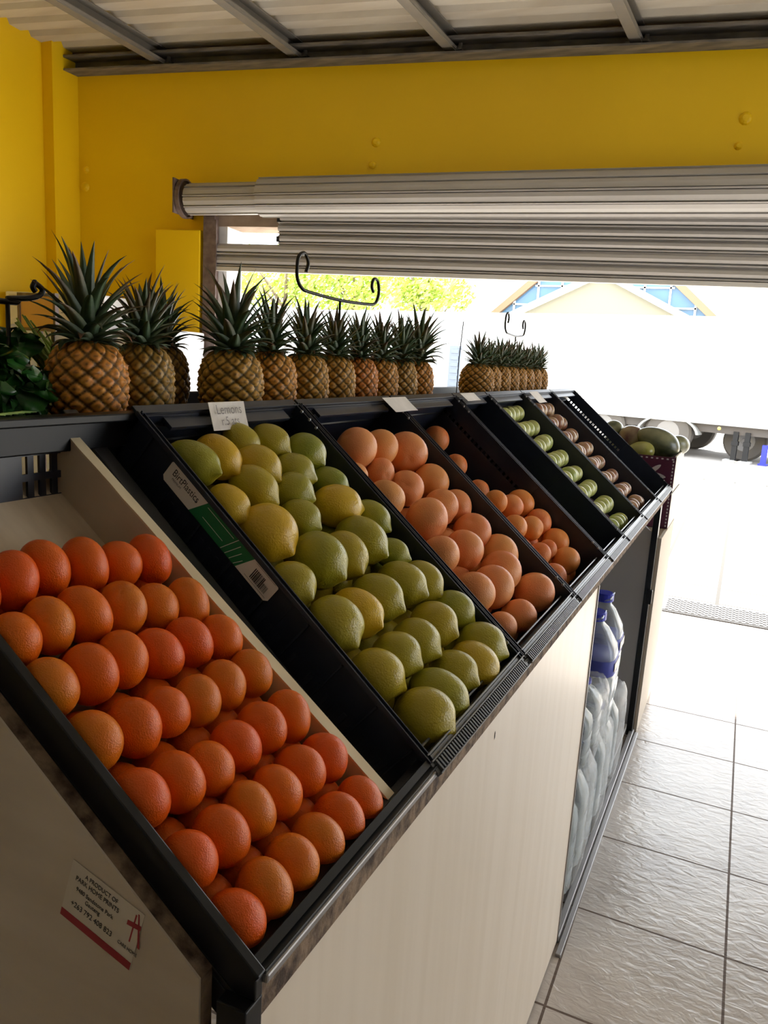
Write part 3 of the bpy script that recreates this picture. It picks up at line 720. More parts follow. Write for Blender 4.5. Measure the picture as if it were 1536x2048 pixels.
for ri, row in enumerate(OJ):
    for ci, (s, y, r) in enumerate(row):
        yy = .470+(y-.470)*.93 if y > .47 else y
        yy = min(y, .719-.0225)
        yy = .4695+.0432*ci+(y-.469-.0442*ci)*.3
        c = rnd.choice(((.80, .165, .004), (.76, .13, .003), (.74, .20, .007), (.78, .105, .004), (.70, .20, .010)))
        ax = (sY*1.0+F37[0]*rnd.uniform(-.25, .25)+F37[1]*rnd.uniform(-.1, .35))*rnd.choice((1, -1))
        shade = 'deep orange' if c[1] < .15 else ('yellow-orange' if c[1] > .19 else 'bright orange')
        pos = ['nearest the black frame', 'second from the frame', 'third from the frame', 'fourth from the frame', 'fifth from the frame', 'against the wooden side'][ci]
        put('naartjie', rnd.choice(ME['orange']), P(F37, s, yy, -.018), ax, (r*1.11, r*1.11, .0250), c,
            '%s naartjie in the %s of the wooden tray, %s' % (shade, rowname[ri], pos), 'orange', 'naartjies in the wooden tray', rnd.uniform(0, 6))
for i in range(8):
    for j in range(5):
        q = .0265*rnd.uniform(.95, 1.05)
        if i == 7: continue
        put('naartjie', rnd.choice(ME['orange']), P(F37, .045+.0625*i+(.022 if i < 6 else .0), .490+.0475*j, -.0795+.024), sY, (q, q, .0235), (.86, .18, .006),
            'naartjie in the hidden lower layer of the wooden tray, showing only between the others', 'orange', 'naartjies in the lower layer', rnd.uniform(0, 6))
# lemons
LEM=[(0.515,0.855,0.042,0.029,55,0.20),(0.520,0.919,0.038,0.028,60,0.85),(0.535,0.995,0.033,0.026,50,0.40),(0.498,0.989,0.038,0.031,50,0.70),(0.533,1.066,0.034,0.029,45,0.40),(0.500,1.136,0.036,0.034,60,0.12),(0.463,1.058,0.034,0.031,50,0.30),(0.454,0.939,0.037,0.029,50,0.50),(0.434,1.021,0.033,0.030,50,0.25),(0.432,1.137,0.032,0.025,30,0.10),(0.435,0.856,0.031,0.026,50,0.85),(0.384,0.985,0.030,0.026,40,0.25),(0.386,1.103,0.041,0.033,5,0.80),(0.345,1.168,0.034,0.026,50,0.20),(0.376,0.889,0.042,0.038,60,0.85),(0.309,0.946,0.042,0.038,60,0.25),(0.301,1.011,0.039,0.032,70,0.50),(0.313,1.086,0.044,0.035,55,0.30),(0.272,1.137,0.029,0.023,55,0.15),(0.290,0.850,0.033,0.030,60,0.40),(0.215,0.867,0.039,0.036,60,0.38),(0.214,0.931,0.041,0.031,65,0.75),(0.218,1.004,0.039,0.033,60,0.35),(0.218,1.091,0.040,0.033,60,0.35),(0.205,1.151,0.037,0.030,60,0.40),(0.136,1.168,0.035,0.030,40,0.20),(0.137,1.084,0.037,0.033,55,0.50),(0.132,1.007,0.035,0.032,50,0.35),(0.133,0.939,0.033,0.031,55,0.35),(0.128,0.870,0.036,0.033,45,0.50),(0.046,0.891,0.039,0.038,55,0.45),(0.053,0.954,0.042,0.033,50,0.25),(0.062,1.031,0.035,0.031,55,0.40),(0.049,1.095,0.039,0.034,60,0.70),(0.064,1.161,0.039,0.036,50,0.30)]
def rank(L, i, edges):
    s = L[i][0]; row = sum(1 for e in edges if s > e)
    same = sorted([k for k in range(len(L)) if sum(1 for e in edges if L[k][0] > e) == row], key=lambda k: L[k][1])
    return row, same.index(i), len(same)
LROW = ['bottom row', 'second row up', 'third row up', 'fourth row up', 'fifth row up', 'sixth row up', 'top row']
def relax(items, it=60):
    """items: [Vector, radius]; push apart so peels touch rather than cut"""
    Q_ = [Vector(p) for p, r in items]
    for _ in range(it):
        for i in range(len(Q_)):
            for j in range(i):
                d_ = Q_[i]-Q_[j]; L_ = d_.length; need = (items[i][1]+items[j][1])*.97
                if L_ < need and L_ > 1e-6:
                    k_ = d_*(.25*(need-L_)/L_); Q_[i] += k_; Q_[j] -= k_
        for i in range(len(Q_)):
            Q_[i] += (items[i][0]-Q_[i])*.06
    return Q_
LP = [Vector((min(max(s, .04), .56), min(max(y, YB[0]+.016+b*.9), YB[1]-.016-b*.8), -.022)) for (s, y, a, b, g_, c_) in LEM]
LQ = relax([(p, LEM[i][3]*.98) for i, p in enumerate(LP)])
edges = [.10, .17, .26, .35, .42, .49]
for i, (s, y, a, b, ang, yel) in enumerate(LEM):
    q = LQ[i]; t = math.radians(55-ang)
    ax = F40[0]*math.cos(t*1.0)-sY*math.sin(t)*1.2-F40[1]*rnd.uniform(.15, .60)+sY*rnd.uniform(-.25, .15)
    c = lerp((.17, .25, .025), (.66, .42, .022), yel*1.12) if yel < .74 else lerp((.68, .44, .022), (.74, .42, .025), rnd.random())
    row, k, n = rank(LEM, i, edges)
    shade = 'green' if yel < .3 else ('yellow-green' if yel < .6 else 'yellow')
    o = put('lemon', ME['lemon'][i % 4], P(F40, q.x, q.y, max(q.z, -.030)), ax, (b*1.09, b*1.09, a*1.07), c,
        '%s lemon in the %s of its crate, %s from the label side' % (shade, LROW[row], ORD[k]), 'lemon', 'lemons in the black crate', rnd.uniform(0, 6))
# grapefruit
GF=[(0.502,1.371,0.043),(0.502,1.465,0.040),(0.469,1.599,0.048),(0.452,1.291,0.026),(0.446,1.396,0.030),(0.401,1.421,0.037),(0.396,1.557,0.040),(0.383,1.315,0.038),(0.312,1.393,0.044),(0.325,1.496,0.040),(0.315,1.618,0.038),(0.245,1.531,0.042),(0.236,1.329,0.039),(0.222,1.428,0.042),(0.172,1.611,0.044),(0.150,1.509,0.044),(0.143,1.322,0.042),(0.128,1.416,0.043),(0.068,1.582,0.045),(0.058,1.420,0.035),(0.062,1.324,0.031)]
def under(ya, yb, n, r, s0, s1, meshes, name, colf, label, cat, grp, lz=1.0):
    ns = int((s1-s0)/(2.1*r)); ny = int((yb-ya-.034)/(2.05*r)); sy = (yb-ya-.034-2*r)/(ny-1)
    for i in range(ns):
        for j in range(ny):
            put(name, rnd.choice(meshes), P(F40, s0+r+i*2.1*r, ya+.017+r+j*sy, n), F40[0]+sY*rnd.uniform(-.4, .4), (r*.97, r*.97, r*lz), colf(), label, cat, grp, rnd.uniform(0, 6))
under(YB[0], YB[1], -.076, .029, .02, .57, ME['lemon'], 'lemon', lambda: lerp((.27, .32, .035), (.66, .48, .035), rnd.random()*.8), 'lemon in the lower layer of the labelled crate, mostly hidden under the others', 'lemon', 'lemons in the lower layer', 1.06)
under(YB[1], YB[2], -.090, .034, .02, .57, ME['grape'], 'grapefruit', lambda: (.78, .28, .10), 'grapefruit in the lower layer of its crate, mostly hidden under the others', 'grapefruit', 'grapefruit in the lower layer')
under(YB[2], YB[3], -.098, .028, .02, .32, ME['grape'], 'small_orange', lambda: (.76, .19, .05), 'small orange in the lower layer of the third crate, mostly hidden', 'orange', 'small oranges in the lower layer')
def layer(L, ya, yb, n0, meshes, name, colf, cat, group, lab, edges, rows, ysc=1.0, yref=0):
    Pp = [Vector((min(max(s, .02+r), .585-r), min(max(y, ya+.016+r*.95), yb-.016-r*.9), n0+(r-.04)*.4)) for (s, y, r) in L]
    Qq = relax([(p, L[i][2]) for i, p in enumerate(Pp)])
    for i, (s, y, r) in enumerate(L):
        q = Qq[i]; row, k, n = rank(L, i, edges)
        ax = (sY*rnd.uniform(-1, 1)+F40[0]*rnd.uniform(-1, 1)+F40[1]*rnd.uniform(-.2, .9))
        q.y = min(max(q.y, ya+.014+r), yb-.014-r)
        put(name, rnd.choice(meshes), P(F40, q.x, q.y, q.z), ax, (r, r, r*1.04), colf(i), lab % (rows[row], ORD[k]), cat, group, rnd.uniform(0, 6))
layer(GF, YB[1], YB[2], -.045, ME['grape'], 'grapefruit', lambda i: rnd.choice(((.80, .27, .09), (.84, .29, .11), (.78, .24, .08), (.84, .34, .10))), 'grapefruit', 'grapefruit in the black crate',
      'peach coloured grapefruit in the %s of its crate, %s from the lemon side', [.10, .20, .28, .36, .43], ['bottom row', 'second row up', 'third row up', 'fourth row up', 'fifth row up', 'top row'])
ORR=[(0.306,1.771,0.024),(0.291,1.867,0.030),(0.264,1.917,0.033),(0.253,2.069,0.037),(0.211,1.831,0.032),(0.188,1.923,0.032),(0.183,2.010,0.036),(0.139,2.035,0.035),(0.218,1.740,0.026),(0.147,1.769,0.026),(0.125,1.841,0.028),(0.122,1.913,0.025),(0.071,1.945,0.036),(0.063,1.798,0.032)]
layer([(s, y-.035, r) for s, y, r in ORR], YB[2], YB[3], -.055, ME['grape'], 'small_orange', lambda i: rnd.choice(((.80, .20, .05), (.84, .24, .07), (.78, .17, .04), (.86, .28, .05))), 'orange', 'small oranges in the third crate',
      'small reddish orange, %s of the third crate, %s from its near side', [.10, .165, .235, .32, .40], ['bottom row', 'second row up', 'third row up', 'fourth row up', 'group above the pile', 'upper end'])
for (s_, y_, r_, lb_) in ((.531, 1.915, .036, 'loose small orange lying highest in the emptier upper half of the third crate'),
                          (.441, 1.902, .031, 'loose small orange lying just below the highest one in the third crate'),
                          (.353, 1.905, .029, 'loose small orange at the top of the pile in the third crate')):
    put('small_orange', ME['grape'][1], P(F40, s_, y_, -.126+r_), sY+F40[1], (r_, r_, r_*1.03), (.80, .22, .06), lb_, 'orange', 'small oranges in the third crate')
# green and red apples in rows
def apples(ya, yb, colf, name, word, seed, grp):
    rr = random.Random(seed); r = .0285; k = 0
    for row in range(8):
        s = .052+row*.0705; nn = 6 if row not in (5, 7) else 6
        for c_ in range(nn):
            y = ya+.046+c_*((yb-ya-.092)/(nn-1))*(.86 if row % 2 else .92)+(.012 if row % 2 else 0)+rr.uniform(-.003, .003)
            q = r*rr.uniform(.94, 1.08)
            o = put(name, rr.choice(ME['apple']), P(F40, s+rr.uniform(-.004, .004), y, -.052+rr.uniform(-.003, .006)), sY+F40[0]*rr.uniform(-.5, .5)+F40[1]*rr.uniform(-.3, .6), (q, q, q*1.04), colf(rr),
                '%s apple in the %s row from the front, %s from the near side' % (word, ORD[row], ORD[c_]), 'apple', grp, rr.uniform(0, 6))
apples(YB[4], YB[5], lambda rr: lerp((.34, .42, .09), (.48, .50, .16), rr.random()), 'green_apple', 'green', 5, 'green apples in the fifth crate')
apples(YB[5], YB[6], lambda rr: lerp((.24, .075, .05), (.36, .17, .09), rr.random()), 'red_apple', 'red-brown', 6, 'red-brown apples in the sixth crate')
# the few limes at the foot of the narrow crate
for k, (s, y, n) in enumerate(((.16, .05, -.098), (.24, .05, -.098), (.32, .05, -.098), (.10, .06, -.098))):
    put('lime', ME['lemon'][k], P(F40, s, YB[3]+y+.012, n), F40[0], (.029, .029, .040), (.12, .22, .03), 'dark green lime lying in the narrow crate, %s from its front' % ORD[[1, 2, 3, 0][k]], 'lime', 'limes in the narrow crate')

# ------------------------------------------------------------------ pineapples
def pine_body(seed, H=.135, R=.052):
    rnd = random.Random(seed); nu, nv = 112, 76; me = bpy.data.meshes.new('rind'); vs = []; eye = []
    NA = 12
    for j in range(nv+1):
        t = j/nv; z = H*t
        e = abs(2*t-1)**2.7; base = (R-.003)*(1-e)**.46*(1.0-.10*t)+.002
        for i in range(nu):
            a = 2*PI*i/nu
            # diamond lattice of eyes on two families of spirals
            u = a/(2*PI)*NA; vv = z/.0245
            p = u+vv; q = u-vv
            fp = abs((p % 1)-.5)*2; fq = abs((q % 1)-.5)*2
            cell = (1-fp**3)*(1-fq**3)
            spk = max(0, 1-((fp**2+fq**2)**.5)*4.5)
            h = .0062*cell**.5*(1+.25*math.sin(5.3*round(p)+3.1*round(q)))+.002*spk
            r = base+h*min(1, 8*t+.1)*min(1, 8*(1-t)+.1)
            vs.append((r*math.cos(a), r*math.sin(a), z)); eye.append(min(1, cell**.7*(.72 if spk < .05 else .95)))
    fs = [(j*nu+i, j*nu+(i+1) % nu, (j+1)*nu+(i+1) % nu, (j+1)*nu+i) for j in range(nv) for i in range(nu)]
    fs += [tuple(range(nu))[::-1], tuple(nv*nu+i for i in range(nu))]
    me.from_pydata(vs, [], fs); at = me.attributes.new('eye', 'FLOAT', 'POINT')
    for i, x in enumerate(eye): at.data[i].value = x
    me.materials.append(PINE)
    for p in me.polygons: p.use_smooth = True
    me.update(); return me
def pine_crown(seed, Hc=.12):
    rnd = random.Random(seed); vs = []; fs = []; tips = []
    n = 66
    for k in range(n):
        t = max(0, (k-14)/(n-14)); a = k*2.39996+rnd.uniform(-.15, .15)
        L_ = Hc*((.34+.66*t**.7) if k >= 14 else .30)*rnd.uniform(.85, 1.12); el = math.radians((28+56*t**1.1) if k >= 14 else rnd.uniform(0, 25))+rnd.uniform(-.08, .08)
        z0 = .002+.038*t; w0 = .0108*(1-.2*t)
        red = rnd.random() < .4
        d_ = Vector((math.cos(a), math.sin(a), 0)); side = Vector((-math.sin(a), math.cos(a), 0)); p = d_*(.014*(1-.6*t))+Vector((0, 0, z0)); ee = el
        S_n = 8; b0 = len(vs)
        curl = rnd.uniform(.05, .26)*(1.35-t)
        for s in range(S_n+1):
            u = s/S_n; wid = w0*(1-u)**.8*(1+.2*math.sin(u*PI))+.0002
            dirv = d_*math.cos(ee)+Vector((0, 0, 1))*math.sin(ee); nrm = d_*-math.sin(ee)+Vector((0, 0, 1))*math.cos(ee)
            for q in (-1, 0, 1):
                vs.append(tuple(p+side*wid*q+nrm*(abs(q)*wid*.45))); tips.append(max(0, (u-.45)/.55)*.9 if red else max(0, (u-.7)/.3)*.3)
            vs.append(tuple(p-nrm*(.0012*(1-u)))); tips.append(0 if not red else u*.5)
            p = p+dirv*(L_/S_n); ee -= curl*(.2+u*1.3)
        for s in range(S_n):
            i = b0+s*4; j = i+4
            fs += [(i, i+1, j+1, j), (i+1, i+2, j+2, j+1), (i, j, j+3, i+3), (i+3, j+3, j+2, i+2)]
    me = bpy.data.meshes.new('crown'); me.from_pydata(vs, [], fs); at = me.attributes.new('tip', 'FLOAT', 'POINT')
    for i, x in enumerate(tips): at.data[i].value = x
    me.materials.append(PLEAF)
    for p in me.polygons: p.use_smooth = True
    me.update(); return me
PB = [pine_body(s) for s in (1, 2)]; PC = [pine_crown(s) for s in range(5)]
def pineapple(x, y, sc_, hc, label, idx, tint=(1, 1, 1), tilt=0, group='pineapples along the back of the stand'):
    t = thing('pineapple', (x, y, 1.4145), label, 'pineapple', group, rz=idx*1.3)
    if tilt: t.matrix_basis = t.matrix_basis @ Matrix.Rotation(tilt, 4, 'Y')
    b = bpy.data.objects.new('rind', PB[idx % 2]); c = bpy.data.objects.new('crown', PC[idx % 5])
    for o in (b, c): col.objects.link(o); o.parent = t
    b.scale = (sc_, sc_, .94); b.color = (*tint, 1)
    c.location = (0, 0, .135*.94-.010); c.scale = (hc, hc, hc*.86)
    return t
PI_ = [(-.862, .843, 1.05, 1.12, 'orange pineapple with red-tipped leaves, nearest of the row, behind the wooden tray', (1.25, .95, .8)),
       (-.865, .960, .90, .92, 'dull brown pineapple, second in the row behind the crates', (.75, .8, .8)),
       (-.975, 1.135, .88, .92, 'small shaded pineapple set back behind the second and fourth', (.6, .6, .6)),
       (-.855, 1.178, 1.08, 1.18, 'large pineapple with tall upright crown above the white price card', (1, 1, .9)),
       (-.862, 1.315, 1.0, .95, 'golden pineapple right of the largest crowned one', (1.15, .95, .8)),
       (-.860, 1.447, .96, .95, 'pineapple in front of the curled sign stand, on its left', (1, .95, .8)),
       (-.862, 1.578, .94, .95, 'pineapple directly below the stem of the curled sign stand', (1, .95, .85)),
       (-.862, 1.700, .92, .92, 'reddish pineapple squeezed in the middle of the far half of the row', (1.2, .8, .75)),
       (-.862, 1.822, .92, .98, 'tan pineapple, third from the far end of the first row', (1.05, .9, .8)),
       (-.862, 1.948, .92, 1.0, 'greyish pineapple, second from the far end of the first row', (.85, .85, .85)),
       (-.862, 2.070, .92, 1.22, 'tallest crowned pineapple at the far end of the first row, by the thin rod', (1.15, .9, .8))]
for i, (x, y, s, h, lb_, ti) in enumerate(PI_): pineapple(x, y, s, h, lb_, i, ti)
QL = [(2.615, 1.12, .95), (2.745, .88, .80), (2.87, .9, .9), (2.99, .9, .92), (3.11, .88, .88), (3.235, .86, .84), (3.36, .86, .84), (3.48, .86, .9)]
for i, (y, s, h) in enumerate(QL):
    pineapple(-.862, y, s, h, ['big squat pineapple leading the far group', 'second pineapple of the far group, tucked behind the squat one', 'third pineapple of the far group', 'fourth pineapple of the far group, below the small sign stand', 'fifth pineapple of the far group',
              'sixth pineapple of the far group', 'seventh pineapple of the far group', 'last pineapple at the far end of the stand'][i], i+3, (.95, .85, .8), group='pineapples in the far group')

# ------------------------------------------------------------------ iron sign stands
def scroll(x, y0, y1, yc, zb, cur, label):
    t = thing('sign_stand', (x, yc, 1.414), label, 'sign stand', 'curled iron sign stands')
    pts = []
    L_ = y1-y0
    # left curl
    for k in range(15):
        a = math.radians(330-k*25); r = cur*(.30+.055*k)
        pts.append(Vector((x, y0+cur*.55+r*math.cos(a)*-1*-1*.55, zb+cur*1.15+r*math.sin(a)*1.0)))
    bar = []
    rl = cur
    h_ = cur/.05
    lc = [(x, y0+.040*cur/.05, zb+.040), (x, y0+.048*cur/.05, zb+.062), (x, y0+.030*cur/.05, zb+.080), (x, y0+.006, zb+.070), (x, y0, zb+.045), (x, y0+.004, zb+.020), (x, y0+.025, zb+.002), (x, y0+.06, zb-.003), (x, yc, zb-.008),
          (x, y1-.06, zb-.004), (x, y1-.02, zb+.002*h_), (x, y1-.003, zb+.020*h_), (x, y1, zb+.042*h_), (x, y1-.012, zb+.062*h_), (x, y1-.035*h_, zb+.064*h_), (x, y1-.045*h_, zb+.045*h_), (x, y1-.034*h_, zb+.030*h_)]
    # smooth (Catmull-Rom)
    V_ = [Vector(p) for p in lc]; sm = []
    for i in range(len(V_)-1):
        p0, p1, p2, p3 = V_[max(i-1, 0)], V_[i], V_[i+1], V_[min(i+2, len(V_)-1)]
        for k in range(6):
            u = k/6; sm.append(.5*((2*p1)+(p2-p0)*u+(2*p0-5*p1+4*p2-p3)*u*u+(3*p1-p0-3*p2+p3)*u**3))
    sm.append(V_[-1])
    m = MB(); m.tube(sm, .0042, 8); m.build('scroll_bar', ROD, t, smooth=True)
    m = MB(); m.tube([(x, yc, 1.4165), (x, yc, zb-.006)], .0032, 8); m.build('stem', ROD, t, smooth=True)
    m = MB(); m.lathe([(.035, 0), (.035, .003), (.006, .006)], 16, c=(x, yc, 1.4145)); m.build('foot', ROD, t)
scroll(-.955, 1.555, 1.985, 1.765, 1.682, .05, 'black curled iron sign stand rising behind the first row of pineapples')
scroll(-.955, 3.215, 3.635-.1, 3.39, 1.675, .05, 'small curled iron sign stand behind the far group of pineapples')
scroll(-.955, .46, .850, .790, 1.593, .018, 'curled iron sign stand above the leafy greens at the left edge')
m = MB(); m.tube([VT(Vector((.48, 2.085, 1.447))), VT(Vector((.482, 2.09, 1.55))), VT(Vector((.480, 2.098, 1.652)))], .0016, 6)
tag(m.build('wire_rod', ROD), 'thin upright black wire rod on the rear rail between the pineapple groups', 'rod')

# price cards
def card(y0, y1, z0, z1, tilt, label, writing=None, s0=.470, skew=0):
    T_ = lambda x, y, h=0: VT(Vector((.447-tilt*(z1-z0)*(1-y)-h-.0008, y0+(y1-y0)*x+skew*(1-y), z0+(z1-z0)*y)))
    t = thing('price_card', T_(.5, 0, 0), label, 'price card', None)
    m = MB(); n = 6; vs = []
    for h in (0, .0008):
        for i in range(n+1):
            for j in range(3): vs.append(T_(i/n, j/2, h+.002*math.sin(i*1.1)*(1-j/2)+(.0015 if i == n and j == 2 else 0)))
    fs = []
    for i in range(n):
        for j in range(2):
            a = i*3+j; b = a+(n+1)*3; fs += [(a, a+1, a+4, a+3), (b, b+3, b+4, b+1)]
    for i in range(n):
        a = i*3; b = a+(n+1)*3; fs += [(a, a+3, b+3, b), (a+2, b+2, b+5, a+5)]
    fs += [(0, (n+1)*3, (n+1)*3+1, 1), (1, (n+1)*3+1, (n+1)*3+2, 2), (n*3, n*3+1, (n+1)*3+n*3+1, (n+1)*3+n*3), (n*3+1, n*3+2, (n+1)*3+n*3+2, (n+1)*3+n*3+1)]
    m.add(vs, fs); m.build('card', PAPER, t)
    if writing:
        mm = MB()
        for (tx, x, y, sz) in writing:
            q = text_mesh(tx, sz, lambda a, b, h, x=x, y=y: T_(x+a/(y1-y0), y+b/(z1-z0), .0045), .0001, 1); mm.add(q.v, q.f)
        mm.build('writing', mat('faint_pencil', (.38, .36, .36), .8), t)
card(.935, 1.022, 1.418, 1.459, .3, 'white paper price card with faint handwriting on the rail above the lemons', [('Lemons', .12, .58, .020), ('r.5 ats', .2, .18, .018)])
card(1.53, 1.65, 1.425, 1.4545, .9, 'white price card on the rail above the grapefruit', None, skew=.02)
card(2.02, 2.13, 1.437, 1.457, .9, 'small white price card on the rail beside the thin wire rod', None, skew=.02)
card(2.73, 2.84, 1.415, 1.4525, .9, 'white price card on the rail above the red-brown apples', None, skew=.03)

# ------------------------------------------------------------------ greens at the left
def leafy(x, y, z, r, n, seed, label, mtl=LEAFD):
    rr = random.Random(seed); m = MB()
    for k in range(n):
        a = rr.uniform(0, 2*PI); el = rr.uniform(.1, 1.45); L_ = .048*rr.uniform(.7, 1.3); w_ = L_*rr.uniform(.22, .36)
        d_ = Vector((math.cos(a)*math.cos(el), math.sin(a)*math.cos(el), math.sin(el))); s_ = d_.cross(Vector((rr.gauss(0, 1), rr.gauss(0, 1), rr.gauss(0, 1)))).normalized(); nn = d_.cross(s_)
        b0 = len(m.v); c0 = Vector((x+rr.gauss(0, .42)*r, y+rr.gauss(0, .5)*r, z+abs(rr.gauss(0, .42))*r))
        for i in range(7):
            u = i/6; wd = w_*math.sin(min(1, u*1.05)*PI)**.7*(.25 if u < .3 else 1)+.002; c = c0+d_*(L_*u)+Vector((0, 0, -.25*L_*u*u))+nn*.012*math.sin(u*9+k)
            for q in (-1, -.35, .35, 1): m.v.append(tuple(c+s_*wd*q+nn*(.3*wd*abs(q)+rr.uniform(-.004, .004))))
        for i in range(6):
            for q in range(3): m.f.append((b0+i*4+q, b0+i*4+q+1, b0+i*4+q+5, b0+i*4+q+4))
    m.v = [(a, b, max(c, 1.416)) for a, b, c in m.v]
    return tag(m.build('spinach_bunch', mtl, smooth=True), label, 'leafy greens', 'bunches of dark leafy greens')
leafy(-.925, .690, 1.43, .080, 380, 1, 'dark green bunch of leafy spinach beside the nearest pineapple')
leafy(-.91, .600, 1.43, .095, 440, 2, 'dark green bunch of leafy spinach at the left edge of the photo')
leafy(-1.04, .77, 1.44, .10, 400, 3, 'shaded bunch of leafy spinach behind the other two')
m = MB(); rr = random.Random(9)
for k in range(22):
    a = Vector((-.985+rr.uniform(-.02, .02), .955+rr.uniform(-.02, .02), 1.43+rr.uniform(0, .02))); b = Vector((-1.0+rr.uniform(-.02, .02), .865+rr.uniform(-.03, .03), 1.555+rr.uniform(-.03, .02)))
    m.tube([a, a.lerp(b, .5)+Vector((0, 0, rr.uniform(-.008, .008))), b], [.0035, .003, .0012], 6)
tag(m.build('spring_onion_bunch', LEAFS, smooth=True), 'bunch of pale green spring onion stalks leaning left behind the nearest pineapple', 'greens')
m = MB()
for k in range(26):
    a = Vector((-1.06+rr.uniform(-.03, .03), 1.12+rr.uniform(-.05, .05), 1.42)); b = a+Vector((rr.uniform(-.05, .05), rr.uniform(-.06, .06), rr.uniform(.08, .13)))
    m.tube([a, a.lerp(b, .5), b], [.003, .003, .001], 5)
tag(m.build('celery_bunch', LEAFS, smooth=True), 'bunch of pale celery leaves between the second and third pineapples', 'greens')
m = MB()
for k in range(7): 
    a = VT(Vector((.475+.004*k, .56+.012*k, 1.4485))); m.tube([a, a+Vector((.004, .02, .003)), a+Vector((-.002, .045, .001))], [.0012, .001, .0006], 5)
tag(m.build('fallen_leaf_stalks', LEAFS, smooth=True), 'few loose pale stalks lying on the rear rail at the left', 'greens')

# ------------------------------------------------------------------ cartons and pawpaws at the far end
def carton(z0, label, d0=-.006, d1=.36, y0=3.565, y1=3.96):
    t = thing('fruit_carton', VT(Vector(((d0+d1)/2, (y0+y1)/2, z0))), label, 'carton', 'purple fruit cartons')
    h = .150; m = MB()
    m.box((d0, y0, z0), (d1, y0+.006, z0+h), VT); m.box((d1-.006, y0, z0), (d1, y1, z0+h), VT); m.box((d0, y1-.006, z0), (d1, y1, z0+h), VT); m.box((d0, y0, z0), (d1, y1, z0+.006), VT)
    m.build('carton_body', CARD, t)
    m = MB(); m.box((d0-.001, y0+.002, z0), (d0+.005, y1, z0+h+.006), VT); m.build('side_face', CARDLIT, t)
    m = MB(); y = y0-.0006
    n = 16
    for k in range(n):
        x = d0+.008+(d1-d0-.016)*k/n; m.box((x, y, z0+h-.012), (x+.009, y+.0006, z0+h-.006), VT)
    for k in range(9):
        z = z0+.012+(h-.03)*k/8; m.box((d0+.006, y, z-.004), (d0+.012, y+.0006, z+.004), VT)
    m.build('dotted_border', CARDW, t)
    m = MB()
    for (cx, cz, L_, w_, an) in ((.085, z0+.092, .034, .010, 2.45), (.075, z0+.066, .042, .012, .12)):
        vs = []
        for k in range(17):
            u = k/16*2*PI; a_ = L_*math.cos(u); b__ = w_*math.sin(u)*abs(math.sin(u))**.3
            vs.append(VT(Vector((d0+cx+a_*math.cos(an)-b__*math.sin(an), y, cz+a_*math.sin(an)+b__*math.cos(an)))))
        m.add(vs[:-1], [tuple(range(16))])
    m.build('leaf_logo', CARDW, t)
    return t
carton(1.040, 'purple carton with white leaf emblem, on top at the far end of the stand')
carton(.875, 'purple carton under the leaf-emblem carton at the stand end')
def mango(x, y, z, r, L_, ax, c, name, label, cat):
    me = ME.setdefault('mango', [fruit_mesh('mango', SKINA, 'mango', 3)])[0]
    return put(name, me, Vector((x, y, z)), ax, (r, r, L_), c, label, cat, None)
mango(-.345, 3.74, 1.237, .066, .105, (.85, .35, -.35), (.035, .045, .022), 'pawpaw', 'large dark green pawpaw lying over the top carton', 'pawpaw')
mango(-.462, 3.74, 1.240, .060, .062, (.2, .3, 1), (.13, .05, .04), 'mango', 'round dark red mango beside the large pawpaw', 'mango')
mango(-.553, 3.77, 1.272, .045, .055, (.1, .9, .2), (.05, .07, .03), 'mango', 'dark green mango at the inner end of the carton, half hidden', 'mango')
mango(-.262, 3.85, 1.226, .045, .062, (.3, .9, -.3), (.03, .04, .02), 'mango', 'small dark green mango at the outer corner of the carton', 'mango')
mango(-.405, 3.66, 1.196, .045, .06, (1, .1, .1), (.30, .30, .05), 'mango', 'yellow-green mango in front of the large pawpaw', 'mango')
for k, (x, y, z) in enumerate(((-.30, 3.80, 1.125), (-.40, 3.86, 1.125), (-.50, 3.82, 1.125), (-.30, 3.66, 1.125), (-.45, 3.70, 1.125), (-.56, 3.72, 1.13), (-.57, 3.84, 1.20))):
    mango(x, y, z, .046, .056, (.3, 1, 0), (.07, .08, .03), 'mango', 'dark mango in the bottom layer of the top carton', 'mango')['group'] = 'mangoes in the carton'

# ------------------------------------------------------------------ water bottles in the cabinet
def bottle(d_, y, z, label, h=.34, r=.068, lbl=False):
    t = thing('water_bottle', VT(Vector((d_, y, z))), label, 'water bottle', 'water bottles under the stand')
    c = VT(Vector((d_, y, z)))
    pr = [(.01, .002), (r*.86, 0), (r, .012), (r, .06), (r*.94, .068), (r, .076), (r, .15), (r*.95, .156), (r, .165), (r, .21), (r*.92, .24), (r*.55, .29), (r*.36, .305), (r*.34, .32)]
    pr = [(a, b*h/.34) for a, b in pr]
    m = MB(); m.lathe(pr, 24, c=c, sq=4); m.build('bottle_body', PET, t, smooth=True)
    m = MB(); m.lathe([(r*.42, h*.925), (r*.44, h*.93), (r*.44, h*.99), (r*.38, h)], 18, c=c); m.build('cap', CAPB, t, smooth=False)
    if not lbl: return t
    m = MB(); m.lathe([(r*1.005, h*.48), (r*1.012, h*.482), (r*1.012, h*.62), (r*1.005, h*.622)], 24, c=c, sq=4); lq = m.build('bottle_label', LABB, t, smooth=True)
    m = MB(); cc = c+Vector((0, 0, h*.55)); m.box((-.6, -.9, -.012), (.55, .9, .016), lambda p: cc+sX*(-r*1.02+.002*p.x)+sY*(p.y*r*.62)+Z*p.z); m.build('label_print', WLAB, lq)
    m = MB(); m.tube([c+Vector((.0, -r*.35, h*.93)), c+Vector((.03, -r*.5, h*.97)), c+Vector((.03, r*.3, h*.99)), c+Vector((0, r*.35, h*.93))], .004, 6); m.build('handle', PET, t)
    return t
bz = .051
